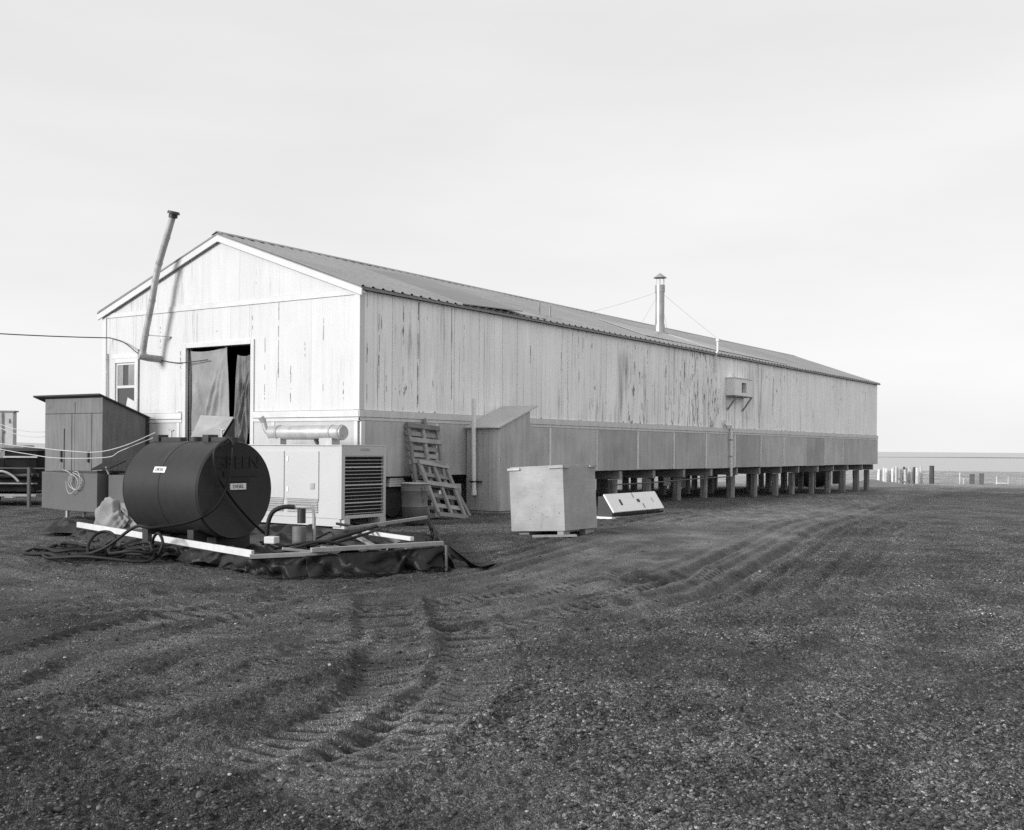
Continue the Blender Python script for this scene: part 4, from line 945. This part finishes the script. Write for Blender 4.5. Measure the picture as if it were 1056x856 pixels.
def inner(u, v):
    a = RA.lerp(RB_, u); b = Vector((-2.2, -.9, .3)).lerp(RI, min(1, u * 1.15)) if u < .87 else RI.lerp(RD, (u - .87) / .13)
    p = a.lerp(b, v); x, y = p.x, p.y
    z = .07; e = min(v / .06, (1 - u) / .06, 1)
    z += (1 - max(0, e)) * .15
    for cx_, cy_, l_, w_, an, h_ in bumps:
        dx, dy = x - cx_, y - cy_
        if abs(dx) < .7 and abs(dy) < .7:
            uu = dx * math.cos(an) + dy * math.sin(an); vv = -dx * math.sin(an) + dy * math.cos(an)
            z += h_ * math.exp(-(uu / l_) ** 2 - (vv / w_ * 1.5) ** 2)
    return (x, y, min(max(z, gz(x, y) + .02), .30 if v < .75 else .26))
mb.sheet(inner, 170, 130); mb.build('liner_floor', 'liner', CF, smooth=True, angle=180)
mb = MB()
def flap(u, v):
    x = RD.x + .05 + .5 * u; y = RD.y - .02 - .22 * u + .35 * (v - .5) * u
    return (x + .05 * math.sin(7 * v), y - .05 * v, gz(x, y) + .02 + .3 * (1 - u) ** 2 * (1 - .3 * v) + .04 * math.sin(8 * u + 5 * v) * u)
mb.sheet(flap, 24, 14); mb.build('liner_flap', 'liner', CF, smooth=True, angle=180, solid=.004)
mb = MB(); mb.box(RD.x - .015, RD.x + .015, RD.y - .07, RD.y - .045, .03, .34); mb.build('stake', 'bin_steel', CF)

# cloth sack leaning behind the front rail
SK = MB(); ph = [random.uniform(0, 6) for _ in range(8)]
def sack(u, v):
    th = 2 * math.pi * u; phi = math.pi * (v * .5)
    r_ = math.sin(phi) ** .7; z = math.cos(phi)
    lump = 1 - .10 * abs(math.sin(4 * th + 3 * v + ph[3])) - .08 * abs(math.sin(7 * th - 5 * v + ph[4])) - .06 * abs(math.sin(13 * th + 9 * v + ph[5])) + .16 * math.sin(3 * th + ph[0]) + .1 * math.sin(5 * th + ph[1] + 4 * v) + .06 * math.sin(9 * th + 6 * v + ph[2])
    x = .26 * r_ * math.cos(th) * lump; y = .62 * r_ * math.sin(th) * lump
    zz = .36 * z * lump * (1 + .4 * math.sin(th) * r_)
    return (-4.95 + x, .72 + y, .2 + zz + .15 * max(0, math.sin(th)) * r_ * (1 - v))
SK.sheet(sack, 120, 48); tag(SK.build('cloth_sheet', 'sack_cloth', smooth=True, angle=180), 'crumpled pale canvas sheet heaped beside the tank end behind the white rail', 'canvas sheet')

# ------------------------------------------------------------------ pump and hoses
PU = thing('fuel_pump', (-5.8, -4.15, .1), 'small fuel pump with bent hose and filter standing in front of the generator', 'pump')
MB().box(-6.0, -5.55, -4.35, -3.95, .12, .2).build('base', 'black_steel', PU)
MB().tube([(-5.83, -4.22, .2), (-5.83, -4.22, .48)], .09, 16).build('body', 'drum_steel', PU, smooth=True)
MB().tube(smooth_path([(-5.98, -3.78, .2), (-5.99, -3.8, .48), (-5.96, -3.86, .66), (-5.88, -3.98, .73), (-5.8, -4.1, .73)], 5), .03, 10).build('hose', 'rubber', PU, smooth=True)
mb = MB(); mb.tube([(-5.8, -4.08, .73), (-5.74, -4.2, .73), (-5.68, -4.31, .73), (-5.66, -4.32, .6), (-5.66, -4.32, .2)], .022, 10); mb.build('riser', 'galvanised', PU, smooth=True)
MB().tube([(-5.75, -4.18, .71), (-5.75, -4.18, .52)], .055, 14).build('filter', 'black_steel', PU, smooth=True)
MB().obox(Matrix.Translation((-6.25, -4.15, .33)) @ Matrix.Rotation(.3, 4, 'Z'), .14, .15, .09).build('tray', 'white_board', PU, bevel=.01)
def hose(pts, r, label, name='fuel_hose', m_='rubber', k=8, cat='hose', n=10):
    return tag(MB().tube(smooth_path(pts, k), r, n).build(name, m_, smooth=True), label, cat)
hose([(-5.95, -2.95, 1.66), (-5.99, -3.12, 1.58), (-6.01, -3.14, 1.43), (-6.05, -3.15, 1.19), (-6.16, -3.16, .92), (-6.33, -3.12, .68), (-6.6, -2.95, .52), (-7.0, -2.75, .46), (-7.12, -2.55, .47), (-7.3, -2.2, .2), (-7.35, -1.8, .08), (-7.1, -1.3, .06), (-6.9, -1.9, .07), (-7.2, -2.4, .08), (-7.55, -2.3, .06)], .021, 'black hose hanging down the tank end and over the white rail')
hose([(-5.94, -2.98, 1.63), (-6.2, -3.12, 1.56), (-6.33, -3.14, 1.42), (-6.27, -3.15, 1.15), (-6.09, -3.15, .9), (-5.82, -3.16, .62), (-5.5, -3.2, .34), (-5.4, -3.5, .16), (-5.6, -3.95, .15)], .022, 'black hose crossing the tank end diagonally to the lower right')
rs = random.Random(5)
def coil(c, r0, r1, turns, ex, ez=.0, n=14, z0=.03):
    pts = []
    for i in range(int(turns * n)):
        t = i / (turns * n); a = 2 * math.pi * i / n; r_ = r0 + (r1 - r0) * t
        pts.append((c[0] + r_ * math.cos(a) * ex + rs.uniform(-.07, .07) + .12 * math.sin(i * .21), c[1] + r_ * math.sin(a) * 1.0 + rs.uniform(-.07, .07) + .1 * math.sin(i * .13 + 1), c[2] + z0 + .02 * (i / n) + rs.uniform(0, .05)))
    return pts
hose(coil((-7.15, -1.35, 0), .85, .45, 4.3, .55), .022, 'long black hose lying in loose flat coils on the gravel before the rail', k=3)
hose(coil((-6.95, -2.35, 0), .55, .3, 3.2, .6, z0=.1), .021, 'shorter black hose tangled in upright loops against the white rail', k=3)
hose([(-7.35, -1.9, .05), (-7.25, -1.75, .2), (-7.1, -1.72, .34), (-7.0, -1.85, .36), (-7.05, -2.05, .26), (-7.25, -2.1, .08)], .021, 'single black hose loop rising off the flat coil')
hose([(-5.4, -3.2, .22), (-5.6, -3.9, .16), (-5.75, -4.6, .3), (-5.2, -4.75, .42), (-4.4, -4.3, .42), (-3.4, -3.2, .28), (-2.1, -1.4, .2)], .024, 'thick black cable running from the tank foot to the generator skid')
hose([(-5.5, -3.15, .2), (-5.9, -4.2, .14), (-5.95, -4.75, .26), (-5.3, -4.95, .4), (-4.5, -4.45, .4), (-3.3, -3.1, .2)], .018, 'thin black cable running beside the thick one to the generator')
hose([(-5.7, -3.4, .2), (-6.1, -3.9, .3), (-6.4, -4.4, .2), (-6.1, -4.9, .34), (-5.6, -5.2, .2), (-5.3, -5.5, .3), (-5.0, -5.1, .22), (-5.2, -4.5, .3)], .02, 'black hose snaking over the crumpled liner by the front corner')
hose([(-4.9, -3.6, .22), (-5.1, -4.1, .36), (-5.5, -4.5, .24), (-5.9, -4.5, .3), (-6.2, -4.1, .2)], .016, 'thin black hose looping around the small pump')
hose([(-6.9, -.6, .05), (-7.3, -.9, .12), (-7.7, -1.5, .05), (-7.6, -2.2, .1), (-7.2, -2.9, .05), (-6.9, -2.6, .2), (-6.7, -2.2, .22), (-6.9, -1.7, .1)], .02, 'black hose straggling outermost around the flat coil')
hose([(-6.6, -2.2, .06), (-6.75, -2.45, .3), (-6.9, -2.75, .38), (-7.0, -2.95, .26), (-7.0, -2.8, .07), (-6.9, -2.4, .06)], .02, 'black hose loop standing upright against the middle of the white rail')
mb = MB(); ph = [random.uniform(0, 6) for _ in range(4)]
def sc_(u, v):
    x = -5.5 + .8 * u; y = 1.15 + 1.3 * v
    return (x + .08 * math.sin(9 * v), y + .1 * math.sin(7 * u), .1 + .16 * abs(math.sin(5 * u + 3 * v)) * math.sin(math.pi * u) * math.sin(math.pi * v) + .07 * abs(math.sin(11 * u - 7 * v)) * math.sin(math.pi * u))
tag(MB().sheet(sc_, 60, 60).build('black_tarp', 'liner', smooth=True, angle=180, solid=.004), 'crumpled black plastic scrap lying left of the white rail', 'tarp')

# ------------------------------------------------------------------ left: grey shed, steel bins, trailer
LS = thing('grey_plywood_shed', (-.65, 7.4, 0), 'tall grey plywood shed with two narrow doors and thin sloping roof near the gable', 'shed')
lx0, lx1, ly0, ly1 = -1.27, -.08, 6.35, 8.47
def lroof(x): return 2.58 - (x - lx0) * .36
MB().box(lx0, lx0 + .02, ly0, ly1, .88, 2.58).build('front_wall', 'grey_shed_plywood', LS)
def lw(y0, y1): return MB().loft([(lx0 + .021, y0, .88), (lx1, y0, .88), (lx1, y0, lroof(lx1)), (lx0 + .021, y0, lroof(lx0 + .021))], [(lx0 + .021, y1, .88), (lx1, y1, .88), (lx1, y1, lroof(lx1)), (lx0 + .021, y1, lroof(lx0 + .021))])
lw(ly0, ly0 + .02).build('side_wall', 'grey_shed_plywood', LS); lw(ly1 - .02, ly1).build('side_wall', 'grey_shed_plywood', LS)
MB().box(lx1 - .02, lx1, ly0 + .021, ly1 - .021, .88, lroof(lx1)).build('rear_wall', 'dark_roofing', LS)
MB().box(lx1 - .06, lx1 + .015, ly0 - .015, ly0, .88, lroof(lx1)).build('rear_post', 'dark_roofing', LS)
a = [(lx0 - .12, ly0 - .06, lroof(lx0 - .12) + .004), (lx1 + .08, ly0 - .06, lroof(lx1 + .08) + .004), (lx1 + .08, ly1 + .3, lroof(lx1 + .08) + .004), (lx0 - .12, ly1 + .3, lroof(lx0 - .12) + .004)]
MB().loft(a, [(p[0], p[1], p[2] + .035) for p in a]).build('roof', 'dark_roofing', LS)
for y0, y1, hy in ((6.72, 7.32, 6.78), (7.45, 8.42, 7.78)):
    dr = MB().box(lx0 - .014, lx0 - .001, y0, y1, .92, 2.23).build('door', 'grey_shed_plywood', LS, bevel=.003)
    MB().box(lx0 - .05, lx0 - .015, hy, hy + .05, 1.15, 1.4).build('handle', 'black_steel', dr)
mb = MB(); mb.box(lx0 - .004, lx0 - .0005, 7.33, 7.345, .9, 2.5); mb.box(lx0 - .02, lx0 - .0145, 7.7, 7.73, .92, 1.9); mb.box(lx0 - .005, lx0 - .0006, 6.35, 8.47, 2.235, 2.245); mb.build('joint', 'black_gap', LS)
mb = MB()
for x, y in ((lx0 + .1, ly0 + .1), (lx0 + .1, ly1 - .1), (lx1 - .1, ly0 + .1), (lx1 - .1, ly1 - .1)): mb.box(x - .06, x + .06, y - .06, y + .06, -.1, .86)
mb.build('leg', 'black_steel', LS)
MB().box(lx0, lx1, ly0, ly1, .80, .879).build('floor', 'dark_roofing', LS)

BN = thing('steel_bin', (-3.2, 4.3, .1), 'grey steel bin with a chamfered corner on short legs before the shed doors', 'bin')
p1, p2, p0 = Vector((-3.41, 4.53, 0)), Vector((-3.41, 3.5, 0)), Vector((-3.2, 5.3, 0))
MB().prism([(p1.x, p1.y), (-3.12, 5.72), (-2.4, 5.75), (-2.4, 3.5), (p2.x, p2.y)], .26, .99).build('body', 'bin_steel', BN, bevel=.01)
MB().prism([(p1.x + .05, p1.y - .02), (-3.08, 5.66), (-2.44, 5.7), (-2.44, 3.55), (p2.x + .05, p2.y + .05)], .991, 1.005).build('rim', 'black_steel', BN)
for x, y in ((-3.38, 4.46), (-2.5, 5.2), (-2.5, 3.6), (-3.3, 3.6)): MB().box(x - .025, x + .025, y - .025, y + .025, -.05, .258).build('leg', 'galvanised', BN)
B2 = thing('steel_bin', (-2.6, 3.0, .1), 'second plainer steel bin with raised black flap between shed and tank', 'bin')
MB().box(-3.25, -2.2, 2.0, 3.38, .2, .97).build('body', 'bin_steel', B2, bevel=.01)
mb = MB(); mb.loft([(-3.3, 3.85, 1.05), (-3.3, 3.3, 1.08), (-2.9, 3.32, 1.22), (-2.95, 3.9, 1.2)], [(-3.3, 3.85, 1.07), (-3.3, 3.3, 1.10), (-2.9, 3.32, 1.24), (-2.95, 3.9, 1.22)]); mb.box(-3.2, -2.9, 3.36, 3.8, 1.006, 1.04)
mb.build('flap', 'black_gap', B2)
mb = MB(); mb.beam((-3.3, 3.3, .98), (-3.28, 3.42, 1.12), .02, .02); mb.build('flap_stay', 'galvanised', B2)
# white ropes and coil
def rope(pts, label, r=.008, m_='rope_pale', name='rope', grp=None):
    return tag(MB().tube(pts, r, 7).build(name, m_, smooth=True), label, 'rope', grp)
rope(smooth_path([(-4.24, .75, 1.75), (-4.52, 1.16, 1.53), (-4.48, 2.0, 1.41), (-4.5, 2.92, 1.43), (-4.39, 3.64, 1.46), (-3.72, 6.22, 1.55), (-3.2, 9.0, 1.75)], 6), 'upper of two pale ropes strung from behind the tank across the shed front')
rope(smooth_path([(-4.2, .7, 1.70), (-4.5, 1.3, 1.44), (-4.39, 1.86, 1.32), (-4.26, 3.45, 1.29), (-3.39, 5.74, 1.34), (-2.58, 8.12, 1.43), (-2, 10.5, 1.6)], 6), 'lower of two pale ropes strung from behind the tank across the shed front')
rope(sag((-1.3, 8.45, 1.83), (-1.2, 10.4, 2.02), .06), 'upper rope slung from the shed corner towards the speckled panel', .008)
rope(sag((-1.3, 8.45, 1.72), (-1.2, 10.4, 1.93), .08), 'lower rope slung from the shed corner towards the speckled panel', .008)
pts = []
for i in range(46):
    a = 2 * math.pi * i / 15; pts.append((-3.46 - .012 * (i / 15), 4.05 + (.17 + .03 * math.sin(i * .37)) * math.cos(a) + .05 * (i / 15), .82 + (.16 + .05 * math.sin(i * .29 + 2)) * math.sin(a) + .02 * math.sin(i)))
rope(smooth_path([(-3.46, 4.5, 1.05), (-3.47, 4.25, .99)] + pts, 2), 'pale rope coil hanging on the front of the chamfered bin', .006)

TRL = thing('flatbed_trailer', (-.6, 11, 0), 'dark loaded flatbed trailer with low rails at the far left beside the shed', 'trailer')
def at(px_off, d, z):      # a point d metres out, px_off metres to the side
    p = CAMP + FW * d + RT * px_off; return (p.x, p.y, z)
tx = lambda s, d, z: at(s, d, z)
D0 = 26.
def tb(s0, s1, d0, d1, z0, z1):
    P_ = [at(s0, d0, 0), at(s1, d0, 0), at(s1, d1, 0), at(s0, d1, 0)]; return MB().prism([(p[0], p[1]) for p in P_], z0, z1)
tb(-15, -11.25, D0, D0 + 2, .3, .36).build('deck', 'grey_board', TRL, bevel=.01)
tb(-15, -11.35, D0 + .1, D0 + 1.9, .43, .72).build('load', 'trailer_dark', TRL)
tb(-15, -11.22, D0 - .06, D0 - .0, .60, .63).build('rail', 'stove_pipe_metal', TRL)
tb(-15, -10.9, D0 - .1, D0 - .04, .965, .99).build('rail', 'bin_steel', TRL)
for s in (-11.35, -13.6): tb(s - .03, s + .03, D0 - .2, D0 - .11, -.05, 1.0).build('post', 'bin_steel', TRL)
for s in (-12.6, -14.2):
    p = Vector(at(s, D0 + .4, .3)); wh = MB().tube([p - FW * .1, p + FW * .1], .3, 24).build('wheel', 'rubber', TRL, smooth=True)
LB = thing('equipment_box', at(-12, D0 + 1, .72), 'black ribbed box of gear piled on top of the trailer load', 'box')
tb(-12.1, -11.32, D0 + .2, D0 + 1.5, .72, 1.38).build('body', 'trailer_dark', LB, bevel=.02); tb(-12.15, -11.28, D0 + .15, D0 + 1.55, 1.381, 1.45).build('lid', 'black_steel', LB)
tb(-12.1, -11.3, D0 + .14, D0 + .19, 1.22, 1.26).build('rib', 'galvanised', LB)
tb(-15, -12.15, D0 + .3, D0 + 1.5, .725, 1.2).build('side_case', 'trailer_dark', LB)
o = MB().tube(smooth_path([at(-12.4, D0 - .14, .82), at(-12.0, D0 - .16, .9), at(-11.75, D0 - .14, .8), at(-11.6, D0 - .14, .66)], 5), .03, 8).build('hose_end', 'galvanised', smooth=True)
tag(o, 'short bent pale hose lying against the dark trailer load', 'hose')
rs = random.Random(8)
for k, (s0, z0, z1, dz_, nm) in enumerate(((-12.9, .75, .98, .1, 'short black pipe lying across the trailer load'), (-11.9, .72, .8, .02, 'long black pipe lying along the trailer load'))):
    o = MB().tube([at(s0 - 1.0, D0 + .1, z0 + dz_), at(s0 + .7, D0 - .02, z1 + dz_)], .05, 10).build('black_pipe', 'black_steel', smooth=True); tag(o, nm, 'pipe')
CN = thing('speckled_panel', at(-14, 30, 0), 'pale rust speckled upright panel standing beyond the trailer at the far left', 'panel')
tb(-16, -13.62, 30, 30.22, -.05, 2.42).build('board', 'speckled_panel', CN, bevel=.01)
tb(-16.05, -13.58, 29.97, 30.25, 2.421, 2.46).build('cap', 'grey_board', CN)
for s in (-13.95, -14.6): tb(s, s + .05, 29.96, 29.999, 0, 2.4).build('rib', 'grey_board', CN)
o = tb(-15, -12.4, 28, 28.6, .9, 1.52); o = o.build('folded_tarp', 'sack_cloth', bevel=.05); tag(o, 'pale folded tarp bundle lying behind the black equipment box', 'tarp')
# power cable to the gable
cabl = sag(at(-18.5, 20, 4.6), (-.08, 7.75, 4.06), .25, 16)[:-1] + smooth_path([(-.08, 7.75, 4.06), (-.12, 7.2, 3.93), (-.3, 6.5, 3.66), (-.45, 6.12, 3.55)], 4)
tag(MB().tube(cabl, .013, 7).build('power_cable', 'wire_dark', smooth=True), 'dark overhead cable sagging in from the left to the gable wall', 'cable')
tag(MB().tube(smooth_path([(-.05, 5.95, 3.47), (-.04, 5.6, 3.41), (-.05, 5.2, 3.38), (-.02, 4.4, 3.42)], 5), .012, 7).build('door_cable', 'wire_dark', smooth=True), 'thin cable running from the stove pipe elbow to the doorway', 'cable')

# ------------------------------------------------------------------ far right: stakes, box, things beyond the pilings
def far(px, d, z): s = (px - 528) / 1133.43 * d; return at(s, d, z)
st = [(906, .8, 0), (910, .75, 0), (914.5, .85, 0), (918, .7, 0), (922.5, .95, 1), (926, .9, 1), (929, .85, 0), (932, .95, 2), (935.5, .9, 1), (939, .85, 1), (942.5, .95, 2), (946.5, .75, 0), (950.5, .95, 1)]
st += [(908, .8, 0), (912, .9, 0), (916, .75, 0), (920.5, .85, 0), (924, 1.0, 0), (933.5, .8, 0), (937, .95, 0), (945, .9, 0)]
for px, h, k in st:
    h *= 1.06
    x, y, _ = far(px, 67 + random.uniform(-.8, .8), 0); g = gz(x, y)
    mb = MB(); w_ = random.uniform(.07, .1); le = random.uniform(-.06, .06)
    mb.tube([(x, y, g - .2), (x + RT.x * le * .5, y + RT.y * le * .5, g + h * .5), (x + RT.x * le, y + RT.y * le, g + h)], [w_, w_ * .95, w_ * .85], 7)
    o = mb.build('driftwood_stake', 'stake_dark' if k == 2 else 'stake_pale', smooth=True)
    tag(o, 'dark upright driftwood stake in the loose row right of the far building end' if k == 2 else 'pale upright driftwood stake in the loose row right of the far building end', 'stake', 'dark stakes beyond the building' if k == 2 else 'pale stakes beyond the building')
x, y, _ = far(961, 67, 0); g = gz(x, y); mb = MB(); mb.tube([(x, y, g - .2), (x, y, g + 1.1)], [.15, .14], 8)
tag(mb.build('driftwood_stake', 'stake_dark', smooth=True), 'thickest darkest post ending the driftwood row on the right', 'stake')
a, b = far(948, 67.3, 0), far(962, 67.3, 0); mb = MB(); mb.beam((a[0], a[1], gz(a[0], a[1]) + .62), (b[0], b[1], gz(b[0], b[1]) + .6), .05, .06)
tag(mb.build('driftwood_rail', 'stake_pale'), 'single pale rail lashed across the last stakes', 'rail')
x, y, _ = far(935, 58, 0); g = gz(x, y); mb = MB(); mb.beam((x - RT.x * .5, y - RT.y * .5, g + .5), (x + RT.x * .35, y + RT.y * .35, g + .03), .07, .07); mb.beam((x + RT.x * .3, y + RT.y * .3, g), (x + RT.x * .3, y + RT.y * .3, g + .35), .06, .06)
tag(mb.build('fallen_post', 'stake_pale'), 'pale broken post leaning over in front of the stakes', 'post')
x, y, _ = far(1000, 67, 0); g = gz(x, y)
FB = thing('weathered_box', (x, y, g), 'dark weathered wooden box standing alone on the open beach', 'box')
for i, (p0_, p1_) in enumerate(((1000, 1005.5), (1006, 1009.5), (1010, 1015))):
    P_ = [far(p0_, 67, 0), far(p1_, 67, 0), far(p1_, 67.7, 0), far(p0_, 67.7, 0)]; MB().prism([(p[0], p[1]) for p in P_], g - .1, g + .62 + .02 * i).build('plank_side', 'drum_steel' if i != 1 else 'grey_board', FB)
mb = MB()
for px in (1028, 1040): a = far(px, 67, 0); mb.beam((a[0], a[1], gz(a[0], a[1]) - .1), (a[0], a[1], gz(a[0], a[1]) + .5), .06, .06)
a, b = far(1028, 67, 0), far(1040, 67, 0); mb.beam((a[0], a[1], gz(a[0], a[1]) + .08), (b[0], b[1], gz(b[0], b[1]) + .08), .1, .06)
tag(mb.build('beach_frame', 'stake_pale'), 'small low pale frame of sticks on the beach at the far right', 'frame')
for px in (990, 994):
    a = far(px, 67, 0); mb = MB(); mb.tube([(a[0], a[1], gz(a[0], a[1]) - .1), (a[0], a[1], gz(a[0], a[1]) + (.7 if px == 990 else .35))], .03, 6)
    tag(mb.build('thin_stick', 'stake_pale'), 'tall thin stick left of the weathered box' if px == 990 else 'short thin stick beside the weathered box', 'stick')
# beyond the pilings
x, y, _ = far(838, 56, 0); g = gz(x, y)
BT = thing('dark_tank', (x, y, g), 'dark rounded tank lying beyond the far pilings under the building', 'tank')
p = Vector((x, y, g + .62)); MB().tube([p - RT * .9, p - RT * .85, p + RT * .75, p + RT * .8], [.45, .6, .6, .45], 24).build('shell', 'trailer_dark', BT, smooth=True, angle=30)
mb = MB(); 
for s in (-.5, .45): q = Vector((x, y, 0)) + RT * s; mb.box(q.x - .2, q.x + .2, q.y - .2, q.y + .2, g - .1, g + .25)
mb.build('cradle', 'grey_board', BT)
x, y, _ = far(863, 60, 0); g = gz(x, y)
SHK = thing('white_hut', (x, y, g), 'small white hut with one dark window beyond the far pilings', 'hut')
P_ = [far(855, 60, 0), far(869, 60, 0), far(869, 61.2, 0), far(855, 61.2, 0)]; MB().prism([(p[0], p[1]) for p in P_], g - .1, g + .95).build('wall', 'white_board', SHK)
P_ = [far(854.5, 59.9, 0), far(869.5, 59.9, 0), far(869.5, 61.3, 0), far(854.5, 61.3, 0)]; MB().prism([(p[0], p[1]) for p in P_], g + .951, g + 1.0).build('roof', 'grey_board', SHK)
P_ = [far(859, 59.96, 0), far(865.5, 59.96, 0), far(865.5, 59.99, 0), far(859, 59.99, 0)]; MB().prism([(p[0], p[1]) for p in P_], g + .1, g + .8).build('window', 'black_gap', SHK)
mb = MB(); c0 = Vector(far(903, 59, 0))
def mnd(u, v):
    p = c0 + RT * (u - .5) * 3.4 + FW * (v - .5) * 3; e = math.sin(math.pi * u) ** .6 * math.sin(math.pi * v)
    return (p.x, p.y, gz(p.x, p.y) - .05 + .36 * e * (1 + .2 * math.sin(13 * u + 5 * v)))
mb.sheet(mnd, 24, 12); tag(mb.build('gravel_mound', 'pale_mound', smooth=True), kind='structure')
